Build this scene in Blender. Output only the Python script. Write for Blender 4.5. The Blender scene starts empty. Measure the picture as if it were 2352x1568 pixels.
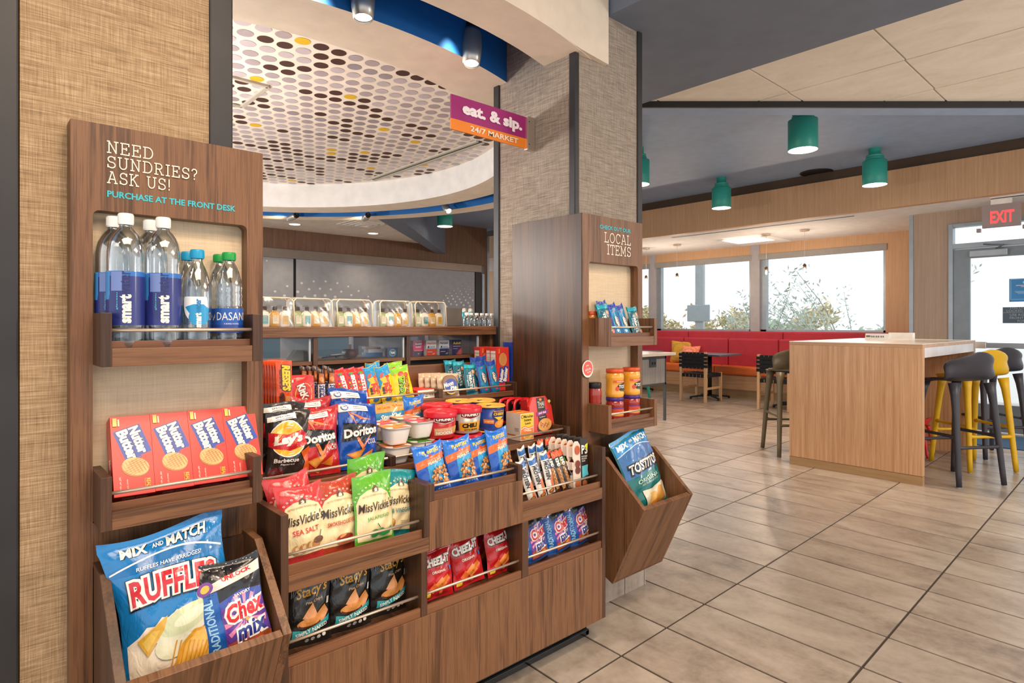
import bpy, bmesh, math, random
from mathutils import Vector, Matrix, Euler
R = math.radians
PI = math.pi
random.seed(7)
SC = bpy.context.scene
COL = SC.collection

# ---------------------------------------------------------------- camera
CAMZ, FOC, HOR, CX = 1.25, 1400.0, 743.0, 1176.0
AZ = R(47.8)
CA, SA = math.cos(AZ), math.sin(AZ)
cam = bpy.data.objects.new('camera', bpy.data.cameras.new('camera'))
COL.objects.link(cam)
cam.location = (0, 0, CAMZ)
cam.rotation_euler = (R(90), 0, AZ - R(90))
cam.data.sensor_width = 36
cam.data.lens = FOC / 2352 * 36
cam.data.shift_y = -(784 - HOR) / 2352
cam.data.clip_start = 0.02
cam.data.clip_end = 300
SC.camera = cam
SC.view_settings.view_transform = 'Standard'
SC.view_settings.look = 'None'
SC.view_settings.gamma = 1
SC.view_settings.exposure = 0.12
SC.view_settings.use_curve_mapping = False

# ---------------------------------------------------------------- sky
world = bpy.data.worlds.new('world')
SC.world = world
world.use_nodes = True
bg = world.node_tree.nodes['Background']
bg.inputs['Color'].default_value = (0.93, 0.97, 1.0, 1)
bg.inputs['Strength'].default_value = 1.3


def area(name, loc, sx, sy, power, col, rot=(0, 0, 0), spread=180):
    l = bpy.data.lights.new(name, 'AREA')
    l.shape = 'RECTANGLE'
    l.size, l.size_y = sx, sy
    l.energy = power
    l.color = col
    l.spread = R(spread)
    o = bpy.data.objects.new(name, l)
    COL.objects.link(o)
    o.location = loc
    o.rotation_euler = rot
    o.visible_camera = True
    return o


WARM = (1.0, 0.78, 0.56)
area('lobby_ceiling_light', (0.2, -0.6, 3.05), 2.4, 1.6, 100, (1, .80, .60))
area('dining_ceiling_light', (4.6, -1.2, 2.62), 2.6, 1.6, 60, (1, .86, .72))


def spot(name, loc, target, power, col=WARM, ang=60, blend=.6, r=.03):
    l = bpy.data.lights.new(name, 'SPOT')
    l.energy = power
    l.color = col
    l.spot_size = R(ang)
    l.spot_blend = blend
    l.shadow_soft_size = r
    o = bpy.data.objects.new(name, l)
    COL.objects.link(o)
    o.location = loc
    d = Vector(target) - Vector(loc)
    o.rotation_euler = d.to_track_quat('-Z', 'Y').to_euler()
    return o


def bulb(name, loc, power, col, r=.12):
    l = bpy.data.lights.new(name, 'POINT')
    l.energy = power
    l.color = col
    l.shadow_soft_size = r
    o = bpy.data.objects.new(name, l)
    COL.objects.link(o)
    o.location = loc
    return o


bulb('offscreen_fill_light', (4.4, -1.9, 1.75), 95, (1, .92, .82), .2)  # added fill out of frame, brightens the tiled ceiling and right floor
bulb('hidden_fill_light', (.35, 3.6, 1.7), 90, (1, .93, .85))  # added fill hidden by the left pillar, lights the dotted ceiling; no lamp modelled
bulb('hidden_fill_light', (.5, 6.2, 1.7), 90, (1, .93, .85))  # second added ceiling fill, also unseen behind the pillar


# ---------------------------------------------------------------- survey helpers
def rr(px):
    u = (px - CX) / FOC
    return (CA + SA * u, SA - CA * u)


def XonY(px, y):            # X of the sight line px on the plane Y=y
    a, b = rr(px)
    return a / b * y


def YonX(px, x):
    a, b = rr(px)
    return b / a * x


def ZonY(px, py, y):
    a, b = rr(px)
    return CAMZ - (py - HOR) / FOC * (y / b)


def ZonX(px, py, x):
    a, b = rr(px)
    return CAMZ - (py - HOR) / FOC * (x / a)


def onZ(px, py, z):
    a, b = rr(px)
    t = (z - CAMZ) / (-(py - HOR) / FOC)
    return (a * t, b * t)


# ---------------------------------------------------------------- materials
def lin(h):
    h = h.lstrip('#')
    c = [int(h[i:i + 2], 16) / 255 for i in (0, 2, 4)]
    return tuple((x / 12.92 if x <= .04045 else ((x + .055) / 1.055) ** 2.4) for x in c) + (1,)


def newmat(name):
    m = bpy.data.materials.new(name)
    m.use_nodes = True
    nt = m.node_tree
    b = nt.nodes['Principled BSDF']
    return m, nt, b


def N(nt, t, **kw):
    n = nt.nodes.new(t)
    for k, v in kw.items():
        setattr(n, k, v)
    return n


def coords(nt, scale, src='Object', rot=(0, 0, 0)):
    tc = N(nt, 'ShaderNodeTexCoord')
    mp = N(nt, 'ShaderNodeMapping')
    mp.inputs['Scale'].default_value = scale
    mp.inputs['Rotation'].default_value = rot
    nt.links.new(tc.outputs[src], mp.inputs['Vector'])
    return mp.outputs['Vector']


def noise(nt, vec, scale=1, detail=3, rough=.55, dist=0):
    n = N(nt, 'ShaderNodeTexNoise')
    n.inputs['Scale'].default_value = scale
    n.inputs['Detail'].default_value = detail
    n.inputs['Roughness'].default_value = rough
    n.inputs['Distortion'].default_value = dist
    nt.links.new(vec, n.inputs['Vector'])
    return n.outputs['Fac']


def ramp(nt, fac, stops):
    r = N(nt, 'ShaderNodeValToRGB')
    e = r.color_ramp.elements
    while len(e) < len(stops):
        e.new(.5)
    for i, (p, c) in enumerate(stops):
        e[i].position = p
        e[i].color = lin(c) if isinstance(c, str) else c
    nt.links.new(fac, r.inputs['Fac'])
    return r.outputs['Color']


def mixc(nt, f, a, b, mode='MIX'):
    m = N(nt, 'ShaderNodeMix', data_type='RGBA', blend_type=mode)
    for s, v in ((m.inputs[0], f), (m.inputs[6], a), (m.inputs[7], b)):
        if hasattr(v, 'is_linked'):
            nt.links.new(v, s)
        else:
            s.default_value = v
    return m.outputs[2]


def math_(nt, op, a, b=0.0, c=None):
    m = N(nt, 'ShaderNodeMath', operation=op)
    for i, v in enumerate((a, b) if c is None else (a, b, c)):
        if hasattr(v, 'is_linked'):
            nt.links.new(v, m.inputs[i])
        else:
            m.inputs[i].default_value = v
    return m.outputs[0]


def bump(nt, b, h, strength=.2, dist=.002):
    n = N(nt, 'ShaderNodeBump')
    n.inputs['Strength'].default_value = strength
    n.inputs['Distance'].default_value = dist
    nt.links.new(h, n.inputs['Height'])
    nt.links.new(n.outputs['Normal'], b.inputs['Normal'])


_mc = {}


def paint(name, col, rough=.5, metal=0., coat=0., bmp=0., bs=300, spec=.5):
    if name in _mc:
        return _mc[name]
    m, nt, b = newmat(name)
    b.inputs['Roughness'].default_value = rough
    b.inputs['Metallic'].default_value = metal
    b.inputs['Coat Weight'].default_value = coat
    b.inputs['Coat Roughness'].default_value = .12
    b.inputs['Specular IOR Level'].default_value = spec
    v = coords(nt, (1, 1, 1))
    c = lin(col)
    n = noise(nt, v, 9, 3)
    c2 = tuple(min(1, x * 1.06 + .002) for x in c[:3]) + (1,)
    c1 = tuple(x * .94 for x in c[:3]) + (1,)
    nt.links.new(ramp(nt, n, [(.3, c1), (.7, c2)]), b.inputs['Base Color'])
    if bmp:
        bump(nt, b, noise(nt, v, bs, 2), bmp, .001)
    _mc[name] = m
    return m


def pm(col):                 # printed ink on packaging
    return paint('print_' + col.lstrip('#'), col, .38, 0, .25)


def pmf(col):                # ink on wrinkled film
    return foil('film_' + col.lstrip('#'), col, .30)


def foil(name, col, rough=.26, metal=.0):
    if name in _mc:
        return _mc[name]
    m, nt, b = newmat(name)
    b.inputs['Base Color'].default_value = lin(col)
    b.inputs['Roughness'].default_value = rough
    b.inputs['Metallic'].default_value = metal
    b.inputs['Coat Weight'].default_value = .5
    b.inputs['Coat Roughness'].default_value = .08
    v = coords(nt, (1, 1, .55))
    n = noise(nt, v, 38, 2, .5, 1.2)
    bump(nt, b, n, .55, .006)
    _mc[name] = m
    return m


def wood(name, stops, axis='z', across=16, along=.9, rough=.42, fine=.35, coat=.0, yscale=None):
    m, nt, b = newmat(name)
    b.inputs['Roughness'].default_value = rough
    b.inputs['Coat Weight'].default_value = coat
    i = 'xyz'.index(axis)
    s = [across] * 3
    s[i] = along
    f = [across * 9] * 3
    f[i] = along * 5
    if yscale:
        s[1], f[1] = yscale, yscale * 5
    n1 = noise(nt, coords(nt, s), 1, 5, .62, .35)
    n2 = noise(nt, coords(nt, f), 1, 3, .6, .2)
    t = math_(nt, 'ADD', math_(nt, 'MULTIPLY', n1, 1 - fine), math_(nt, 'MULTIPLY', n2, fine))
    nt.links.new(ramp(nt, t, stops), b.inputs['Base Color'])
    bump(nt, b, n2, .12, .001)
    return m


WAL = [(.30, '#371f10'), (.42, '#5b3a22'), (.51, '#80583a'), (.60, '#69452c'), (.72, '#987152')]
wal_z = wood('walnut_vertical', WAL, 'z', 22, 1.0)
wal_x = wood('walnut_horizontal', WAL, 'x', 22, 1.0)
WALD = [(.3, '#24140c'), (.45, '#3f2717'), (.55, '#543622'), (.7, '#68462e')]
wald_z = wood('walnut_dark_vertical', WALD, 'z', 22, 1.0)
wald_x = wood('walnut_dark_lip', [(.3, '#4e2f1d'), (.5, '#754a2e'), (.7, '#8d5f3e')], 'x', 22, 1.0)
wald_y = wood('walnut_dark_deep', WALD, 'y', 22, 1.0)
wal_bin = wood('walnut_bin_front', WAL, 'z', 22, 1.0, yscale=1.0)
oak_z = wood('zebrano_light', [(.28, '#96673f'), (.45, '#b98a61'), (.55, '#cb9d74'), (.72, '#dab48e')], 'z', 40, .8, .4, .5)
oak_x = wood('oak_horizontal', [(.3, '#98714c'), (.5, '#bd9068'), (.7, '#d0a981')], 'y', 30, .8, .4, .45)
lam_z = wood('wood_laminate_tan', [(.3, '#b58a62'), (.5, '#c79c74'), (.7, '#d4ad88')], 'z', 70, 1.2, .5, .5)
lam2_z = wood('wood_laminate_grey', [(.3, '#a08672'), (.5, '#b39a85'), (.7, '#c2ab97')], 'z', 70, 1.2, .5, .5)
dkw_z = wood('dark_slat_wood', [(.3, '#4e3628'), (.5, '#6e4f3c'), (.7, '#87654f')], 'z', 60, 2.0, .5, .55)
grw_z = wood('grey_wood', [(.3, '#8b8d8f'), (.5, '#a9a9a9'), (.7, '#bfbdb9')], 'z', 30, 1, .45, .4)
beech = wood('beech', [(.3, '#c89a68'), (.5, '#dcb184'), (.7, '#e8c49a')], 'z', 30, 1.5, .45, .3)
base_w = wood('base_wood', [(.3, '#8d6a45'), (.5, '#a58258'), (.7, '#b3946c')], 'y', 40, 1, .45, .5)


def woven(name, cols):
    m, nt, b = newmat(name)
    b.inputs['Roughness'].default_value = .85
    h = noise(nt, coords(nt, (13, 13, 420)), 1, 3, .6)
    v = noise(nt, coords(nt, (420, 420, 13)), 1, 3, .6)
    t = math_(nt, 'ADD', math_(nt, 'MULTIPLY', h, .58), math_(nt, 'MULTIPLY', v, .42))
    nt.links.new(ramp(nt, t, [(.28, cols[0]), (.5, cols[1]), (.72, cols[2])]), b.inputs['Base Color'])
    bump(nt, b, t, .5, .001)
    return m


weave = woven('woven_wallcovering', ('#66523b', '#a98c6a', '#d4bc9a'))
weave2 = woven('woven_wallcovering_grey', ('#5c5047', '#998b7d', '#c6bbad'))
stip = woven('stippled_cream_panel', ('#c9b090', '#d9c3a5', '#e2cfb4'))


def tilemat(name, cols, rough=.30, rnd=.10):
    m, nt, b = newmat(name)
    v = coords(nt, (1, 1, 1), 'Object')
    oi = N(nt, 'ShaderNodeObjectInfo')
    off = N(nt, 'ShaderNodeVectorMath', operation='ADD')
    nt.links.new(v, off.inputs[0])
    cmb = N(nt, 'ShaderNodeCombineXYZ')
    nt.links.new(math_(nt, 'MULTIPLY', oi.outputs['Random'], 40.0), cmb.inputs[0])
    nt.links.new(cmb.outputs[0], off.inputs[1])
    mp = N(nt, 'ShaderNodeMapping')
    mp.inputs['Scale'].default_value = (5, 2.6, 1)
    nt.links.new(off.outputs[0], mp.inputs['Vector'])
    n = noise(nt, mp.outputs[0], 1, 6, .62, .6)
    n2 = noise(nt, off.outputs[0], 30, 4, .7)
    t = math_(nt, 'ADD', math_(nt, 'MULTIPLY', n, .75), math_(nt, 'MULTIPLY', n2, .25))
    t = math_(nt, 'ADD', t, math_(nt, 'MULTIPLY', math_(nt, 'SUBTRACT', oi.outputs['Random'], .5), rnd))
    nt.links.new(ramp(nt, t, [(.34, cols[0]), (.46, cols[1]), (.58, cols[2]), (.7, cols[3])]), b.inputs['Base Color'])
    b.inputs['Roughness'].default_value = rough
    bump(nt, b, n2, .08, .001)
    return m


floor_m = tilemat('porcelain_floor_tile', ('#83766c', '#a09285', '#b2a598', '#beb2a6'))
grout = paint('grout', '#463a31', .9)
cream = paint('cream_plaster', '#ecdcc8', .75)
whitep = paint('white_plaster', '#e6e3e0', .75)
bluep = paint('deep_blue_paint', '#0a64ae', .6)
slate = paint('slate_blue_paint', '#93aacb', .55, bmp=.1)
slate2 = paint('slate_grey_paint', '#6f7a8c', .6, bmp=.1)
brown_c = paint('dark_brown_paint', '#4c3a2a', .7)
bronze = paint('dark_bronze_trim', '#353436', .45, .3, bmp=.15, bs=900)
bronze2 = paint('bronze_header', '#8d8076', .35, .6)
blackp = paint('black_paint', '#17171a', .45)
blackg = paint('black_gloss', '#0c0d10', .18)
steel = paint('brushed_steel', '#c9c2b8', .34, .75)
nickel = paint('satin_nickel', '#dcc6b2', .35, .7)
alum = paint('aluminium_frame', '#9aa3ab', .38, .5)
tealp = paint('teal_paint', '#2fa08f', .4)
red_up = paint('red_upholstery', '#b02a3a', .75, bmp=.4, bs=600)
org_up = paint('orange_vinyl', '#d9692b', .4)
ctile = tilemat('mineral_ceiling_tile', ('#e6dccd', '#eee4d6', '#f3eade', '#f8f1e6'), .85, .05)
cgrid = paint('ceiling_grid_white', '#b9b0a2', .6)
blindm = paint('grey_blind_fabric', '#a0a2a8', .55, .1)
topw = paint('white_quartz_top', '#efe6da', .18)
darktop = paint('blue_grey_table_top', '#5b6878', .3)
plastic_dk = paint('charcoal_plastic', '#34333c', .42)
plastic_y = paint('yellow_plastic', '#d6a90c', .42)
plastic_o = paint('olive_plastic', '#6b6048', .42)
plastic_r = paint('red_plastic', '#d21f1f', .3)
webm = paint('black_webbing', '#17171b', .8, bmp=.3)
pwhite = paint('white_plastic', '#efe9e2', .35)
bluemat = paint('blue_entrance_mat', '#33587c', .95, bmp=.6, bs=500)


def emis(name, col, s):
    m, nt, b = newmat(name)
    b.inputs['Base Color'].default_value = lin(col)
    b.inputs['Emission Color'].default_value = lin(col)
    b.inputs['Emission Strength'].default_value = s
    return m


lampw = emis('lamp_lens', '#fff3df', 6)
lampo = emis('filament_glow', '#ffd9a6', 9)
exitred = emis('exit_letters_red', '#ff4444', 1.3)


def clear(name, tint=(1, 1, 1), gl=.5, rough=.03, base=.05):
    m = bpy.data.materials.new(name)
    m.use_nodes = True
    nt = m.node_tree
    nt.nodes.clear()
    out = N(nt, 'ShaderNodeOutputMaterial')
    mix = N(nt, 'ShaderNodeMixShader')
    tr = N(nt, 'ShaderNodeBsdfTransparent')
    tr.inputs[0].default_value = tint + (1,)
    g = N(nt, 'ShaderNodeBsdfGlossy')
    g.inputs['Roughness'].default_value = rough
    lw = N(nt, 'ShaderNodeLayerWeight')
    lw.inputs['Blend'].default_value = gl
    f = math_(nt, 'MULTIPLY_ADD', lw.outputs['Facing'], gl, base)
    nt.links.new(f, mix.inputs[0])
    nt.links.new(tr.outputs[0], mix.inputs[1])
    nt.links.new(g.outputs[0], mix.inputs[2])
    nt.links.new(mix.outputs[0], out.inputs[0])
    return m


glass = clear('window_glass', (.97, .99, 1), .2, .01, .02)
acryl = clear('clear_acrylic', (.93, .95, .97), .2, .01, .02)
petm = clear('clear_pet_bottle', (.86, .91, .95), .75, .06, .08)
bagclear = clear('clear_vinyl', (.98, .96, .92), .5, .12, .10)


# ---------------------------------------------------------------- geometry builder
class G:
    def __init__(s):
        s.v, s.f, s.m, s.s, s.mats = [], [], [], [], []

    def mi(s, m):
        if m not in s.mats:
            s.mats.append(m)
        return s.mats.index(m)

    def face(s, idx, m, sm=False):
        s.f.append(tuple(idx))
        s.m.append(s.mi(m))
        s.s.append(sm)

    def box(s, x0, x1, y0, y1, z0, z1, m, T=None):
        if x0 > x1: x0, x1 = x1, x0
        if y0 > y1: y0, y1 = y1, y0
        if z0 > z1: z0, z1 = z1, z0
        b = len(s.v)
        for x, y, z in ((x0, y0, z0), (x1, y0, z0), (x1, y1, z0), (x0, y1, z0), (x0, y0, z1), (x1, y0, z1), (x1, y1, z1), (x0, y1, z1)):
            p = Vector((x, y, z))
            s.v.append(T @ p if T else p)
        for q in ((0, 3, 2, 1), (4, 5, 6, 7), (0, 1, 5, 4), (1, 2, 6, 5), (2, 3, 7, 6), (3, 0, 4, 7)):
            s.face([b + i for i in q], m)
        return s

    def prism(s, pts, ax, a, b, m):      # polygon in the plane normal to ax, from a to b
        n = len(pts)
        k = len(s.v)
        for w in (a, b):
            for p, q in pts:
                s.v.append(Vector({'x': (w, p, q), 'y': (p, w, q), 'z': (p, q, w)}[ax]))
        s.face(range(k, k + n), m)
        s.face(range(k + 2 * n - 1, k + n - 1, -1), m)
        for i in range(n):
            j = (i + 1) % n
            s.face((k + i, k + n + i, k + n + j, k + j), m)
        return s

    def grid(s, fn, nu, nv, m, sm=True, closeu=False):
        k = len(s.v)
        for j in range(nv + 1):
            for i in range(nu + (0 if closeu else 1)):
                s.v.append(Vector(fn(i / nu, j / nv)))
        w = nu + (0 if closeu else 1)
        for j in range(nv):
            for i in range(nu):
                i2 = (i + 1) % w if closeu else i + 1
                s.face((k + j * w + i, k + j * w + i2, k + (j + 1) * w + i2, k + (j + 1) * w + i), m, sm)
        return s

    def lathe(s, prof, m, seg=24, c=(0, 0, 0), T=None, sm=True, a0=0, a1=2 * PI):
        full = abs(a1 - a0) > 2 * PI - 1e-6

        def fn(u, v):
            x = v * (len(prof) - 1)
            i = min(int(round(x)), len(prof) - 1)
            r, z = prof[i]
            a = a0 + (a1 - a0) * u
            p = Vector((r * math.cos(a), r * math.sin(a), z))
            return (T @ p if T else p) + Vector(c)
        s.grid(fn, seg, len(prof) - 1, m, sm, closeu=full)
        return s

    def cyl(s, p0, p1, r0, m, r1=None, seg=14, caps=True, sm=True):
        r1 = r0 if r1 is None else r1
        p0, p1 = Vector(p0), Vector(p1)
        q = (p1 - p0).to_track_quat('Z', 'Y')
        k = len(s.v)
        for p, r in ((p0, r0), (p1, r1)):
            for i in range(seg):
                a = 2 * PI * i / seg
                s.v.append(p + q @ Vector((r * math.cos(a), r * math.sin(a), 0)))
        for i in range(seg):
            j = (i + 1) % seg
            s.face((k + i, k + j, k + seg + j, k + seg + i), m, sm)
        if caps:
            s.face([k + seg - 1 - i for i in range(seg)], m)
            s.face([k + seg + i for i in range(seg)], m)
        return s

    def tube(s, pts, rad, m, seg=10, flat=1.0):
        pts = [Vector(p) for p in pts]
        n = len(pts)
        k = len(s.v)
        for i, p in enumerate(pts):
            d = (pts[min(i + 1, n - 1)] - pts[max(i - 1, 0)]).normalized()
            q = d.to_track_quat('Z', 'Y')
            r = rad[i] if isinstance(rad, (list, tuple)) else rad
            for j in range(seg):
                a = 2 * PI * j / seg
                s.v.append(p + q @ Vector((r * math.cos(a), r * flat * math.sin(a), 0)))
        for i in range(n - 1):
            for j in range(seg):
                j2 = (j + 1) % seg
                s.face((k + i * seg + j, k + i * seg + j2, k + (i + 1) * seg + j2, k + (i + 1) * seg + j), m, True)
        s.face([k + seg - 1 - j for j in range(seg)], m)
        s.face([k + (n - 1) * seg + j for j in range(seg)], m)
        return s

    def out(s, name, parent=None, bev=0, sub=0, loc=None, fix=True):
        me = bpy.data.meshes.new(name)
        me.from_pydata([tuple(v) for v in s.v], [], s.f)
        for m in s.mats:
            me.materials.append(m)
        for p, mi_, sm in zip(me.polygons, s.m, s.s):
            p.material_index = mi_
            p.use_smooth = sm
        if fix:
            b = bmesh.new()
            b.from_mesh(me)
            bmesh.ops.recalc_face_normals(b, faces=b.faces)
            b.to_mesh(me)
            b.free()
        o = bpy.data.objects.new(name, me)
        COL.objects.link(o)
        if parent:
            o.parent = parent
        if loc:
            o.location = loc
        if bev:
            md = o.modifiers.new('bevel', 'BEVEL')
            md.width = bev
            md.segments = 2
            md.limit_method = 'ANGLE'
        if sub:
            md = o.modifiers.new('subdiv', 'SUBSURF')
            md.levels = md.render_levels = sub
        return o


def empty(name, loc=(0, 0, 0), rz=0):
    o = bpy.data.objects.new(name, None)
    o.empty_display_size = .05
    COL.objects.link(o)
    o.location = loc
    o.rotation_euler = (0, 0, rz)
    return o


def tag(o, label, cat, group=None, kind=None):
    o['label'] = label
    o['category'] = cat
    if group:
        o['group'] = group
    if kind:
        o['kind'] = kind
    return o


def struct(o, label=None):
    o['kind'] = 'structure'
    if label:
        o['label'] = label
    return o


def kids(o):
    return [c for c in COL.objects if c.parent == o]


_kid = {}


def dup(o):
    def rec(s, par):
        c = s.copy()
        COL.objects.link(c)
        c.parent = par
        for k in _kid.setdefault(s.name, [x.name for x in COL.objects if x.parent == s]):
            rec(bpy.data.objects[k], c)
        return c
    return rec(o, None)


class Kit:                   # first use moves the original, later uses copy it and its parts
    def __init__(s, o):
        s.o, s.used = o, False

    def __call__(s, loc, rot=(0, 0, 0), label='', cat='', group=None, scale=1.0):
        c = dup(s.o) if s.used else s.o
        s.used = True
        c.location = loc
        c.rotation_euler = rot
        c.scale = (scale,) * 3 if not isinstance(scale, tuple) else scale
        tag(c, label, cat, group)
        if not group and 'group' in c:
            del c['group']
        return c


# ---------------------------------------------------------------- printing on surfaces
_tc = {}
_isl = {}


def text_geo(s, bold, shear):
    key = (s, bold, shear)
    if key in _tc:
        return _tc[key]
    cu = bpy.data.curves.new('t', 'FONT')
    cu.body = s
    cu.resolution_u = 2
    cu.offset = bold
    cu.shear = shear
    cu.fill_mode = 'FRONT'
    ob = bpy.data.objects.new('t', cu)
    COL.objects.link(ob)
    bpy.context.view_layer.update()
    dg = bpy.context.evaluated_depsgraph_get()
    me = bpy.data.meshes.new_from_object(ob.evaluated_get(dg))
    vs = [(v.co.x, v.co.y) for v in me.vertices]
    fs = [tuple(p.vertices) for p in me.polygons]
    bpy.data.objects.remove(ob)
    bpy.data.curves.remove(cu)
    bpy.data.meshes.remove(me)
    xs = [v[0] for v in vs] or [0, 1]
    ys = [v[1] for v in vs] or [0, 1]
    x0, x1, y0, y1 = min(xs), max(xs), min(ys), max(ys)
    vs = [((x - x0) / (x1 - x0), (y - y0) / (y1 - y0)) for x, y in vs]
    lead = list(range(len(vs)))

    def find(i):
        while lead[i] != i:
            lead[i] = lead[lead[i]]
            i = lead[i]
        return i
    for f in fs:
        for q in f[1:]:
            lead[find(q)] = find(f[0])
    ids = {}
    _isl[key] = [ids.setdefault(find(i), len(ids)) for i in range(len(vs))]
    _tc[key] = (vs, fs)
    return _tc[key]


def T_(s, cx, cy, w, h, col, rot=0, bold=.02, shear=0., arch=0.):
    return ('T', s, cx, cy, w, h, col, rot, bold, shear, arch)


def E_(cx, cy, rx, ry, col, rot=0, n=20):
    a = R(rot)
    pts = []
    for i in range(n):
        t = 2 * PI * i / n
        x, y = rx * math.cos(t), ry * math.sin(t)
        pts.append((cx + x * math.cos(a) - y * math.sin(a), cy + x * math.sin(a) + y * math.cos(a)))
    return ('P', pts, col)


def P_(pts, col):
    return ('P', pts, col)


def R_(x0, y0, x1, y1, col):
    return ('P', [(x0, y0), (x1, y0), (x1, y1), (x0, y1)], col)


def Q_(cx, cy, w, h, col, rot=0):
    a = R(rot)
    pts = []
    for x, y in ((-w / 2, -h / 2), (w / 2, -h / 2), (w / 2, h / 2), (-w / 2, h / 2)):
        pts.append((cx + x * math.cos(a) - y * math.sin(a), cy + x * math.sin(a) + y * math.cos(a)))
    return ('P', pts, col)


def printed(art, S, A, W, parent, name='printed_label', flat=False, step=None, off=.0009, clamp=True, film=False):
    """art in units of face width (x 0..1, y 0..A); S(u,v,offset) -> local point"""
    g = G()
    maxe = (step or .012) / W
    o_ = off
    for li, it in enumerate(art):
        o_ += (.0001 if flat else .0004) if it[0] == 'T' else (.00006 if len(art) > 40 else .00012)
        bm = bmesh.new()
        if it[0] == 'T':
            _, s, cx, cy, w, h, col, rot, bold, shear, arch = it
            vs, fs = text_geo(s, bold, shear)
            a = R(rot)
            bv = []
            isl = _isl[(s, bold, shear)]
            for (x, y), ii in zip(vs, isl):
                X, Y = (x - .5) * w, (y - .5) * h + arch * (1 - (2 * x - 1) ** 2) * h
                bv.append(bm.verts.new((cx + X * math.cos(a) - Y * math.sin(a), cy + X * math.sin(a) + Y * math.cos(a), (ii % 2) * 1e-5)))
            for f in fs:
                try:
                    bm.faces.new([bv[i] for i in f])
                except ValueError:
                    pass
        else:
            _, pts, col = it
            bv = [bm.verts.new((x, y, 0)) for x, y in pts]
            bm.faces.new(bv)
            bmesh.ops.triangulate(bm, faces=bm.faces)
        if not flat:
            for _i in range(5):
                es = [e for e in bm.edges if e.calc_length() > maxe]
                if not es:
                    break
                bmesh.ops.subdivide_edges(bm, edges=es, cuts=1)
                bmesh.ops.triangulate(bm, faces=bm.faces)
        m = (pm(col) if flat or not film else pmf(col)) if isinstance(col, str) else col
        bm.verts.index_update()
        k = len(g.v)
        for v in bm.verts:
            u, w_ = v.co.x, v.co.y / A
            if clamp:
                u, w_ = min(max(u, .004), .996), min(max(w_, .004), .996)
            g.v.append(S(u, w_, o_ + v.co.z * 4))
        for f in bm.faces:
            ids = [k + v.index for v in f.verts]
            g.face(ids, m, not flat)
        bm.free()
    return g.out(name, parent, fix=False)


# slab-serif stroke lettering for the two headers
def _arc(cx, cy, rx, ry, a0, a1, n=12):
    return [(cx + rx * math.cos(R(a0 + (a1 - a0) * i / n)), cy + ry * math.sin(R(a0 + (a1 - a0) * i / n))) for i in range(n + 1)]


SLAB = {
    'N': (.92, [[(.15, 0), (.15, 1)], [(.15, 1), (.74, 0)], [(.74, 0), (.74, 1)], [(0, 0), (.32, 0)], [(0, 1), (.2, 1)], [(.58, 1), (.92, 1)]]),
    'E': (.78, [[(.14, 0), (.14, 1)], [(0, 0), (.72, 0), (.72, .22)], [(0, 1), (.7, 1), (.7, .78)], [(.14, .52), (.5, .52)], [(.5, .4), (.5, .64)]]),
    'D': (.88, [[(.15, 0), (.15, 1)], [(0, 0), (.42, 0)] + _arc(.42, .5, .4, .5, -90, 90) + [(0, 1)]]),
    'S': (.74, [_arc(.37, .745, .29, .255, 20, 265, 14) + _arc(.37, .25, .32, .25, 85, -165, 14), [(.66, .98), (.66, .74)], [(.06, .02), (.06, .27)]]),
    'U': (.92, [[(.15, 1), (.15, .34)] + _arc(.45, .32, .3, .32, 180, 360) + [(.75, 1)], [(0, 1), (.31, 1)], [(.6, 1), (.92, 1)]]),
    'R': (.86, [[(.15, 0), (.15, 1)], [(0, 1), (.42, 1)] + _arc(.42, .75, .27, .25, 90, -90) + [(.15, .5)], [(.42, .5), (.7, 0)], [(0, 0), (.32, 0)], [(.62, 0), (.86, 0)]]),
    'I': (.4, [[(.2, 0), (.2, 1)], [(.02, 0), (.38, 0)], [(.02, 1), (.38, 1)]]),
    'A': (.94, [[(.12, 0), (.43, 1), (.5, 1), (.82, 0)], [(.22, .34), (.72, .34)], [(0, 0), (.28, 0)], [(.66, 0), (.94, 0)], [(.28, 1), (.5, 1)]]),
    'K': (.88, [[(.15, 0), (.15, 1)], [(.7, 1), (.15, .42)], [(.34, .6), (.74, 0)], [(0, 0), (.32, 0)], [(0, 1), (.32, 1)], [(.56, 1), (.84, 1)], [(.62, 0), (.88, 0)]]),
    'L': (.74, [[(.16, 0), (.16, 1)], [(0, 1), (.34, 1)], [(0, 0), (.68, 0), (.68, .25)]]),
    'O': (.92, [_arc(.46, .5, .4, .5, 0, 360, 24)]),
    'C': (.84, [_arc(.46, .5, .4, .5, 40, 320, 20), [(.78, .98), (.78, .74)]]),
    'T': (.8, [[(.4, 0), (.4, 1)], [(.04, .78), (.04, 1), (.76, 1), (.76, .78)], [(.24, 0), (.56, 0)]]),
    'M': (1.08, [[(.15, 0), (.15, 1)], [(.15, 1), (.53, .2), (.91, 1)], [(.91, 0), (.91, 1)], [(0, 0), (.3, 0)], [(.76, 0), (1.06, 0)], [(0, 1), (.18, 1)], [(.88, 1), (1.06, 1)]]),
    '?': (.62, [_arc(.3, .76, .24, .24, 170, -60, 12) + [(.3, .42), (.3, .28)], [(.3, .0), (.3, .1)]]),
    '!': (.3, [[(.15, .3), (.15, 1)], [(.15, 0), (.15, .1)]]),
    ' ': (.4, []),
}


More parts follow.
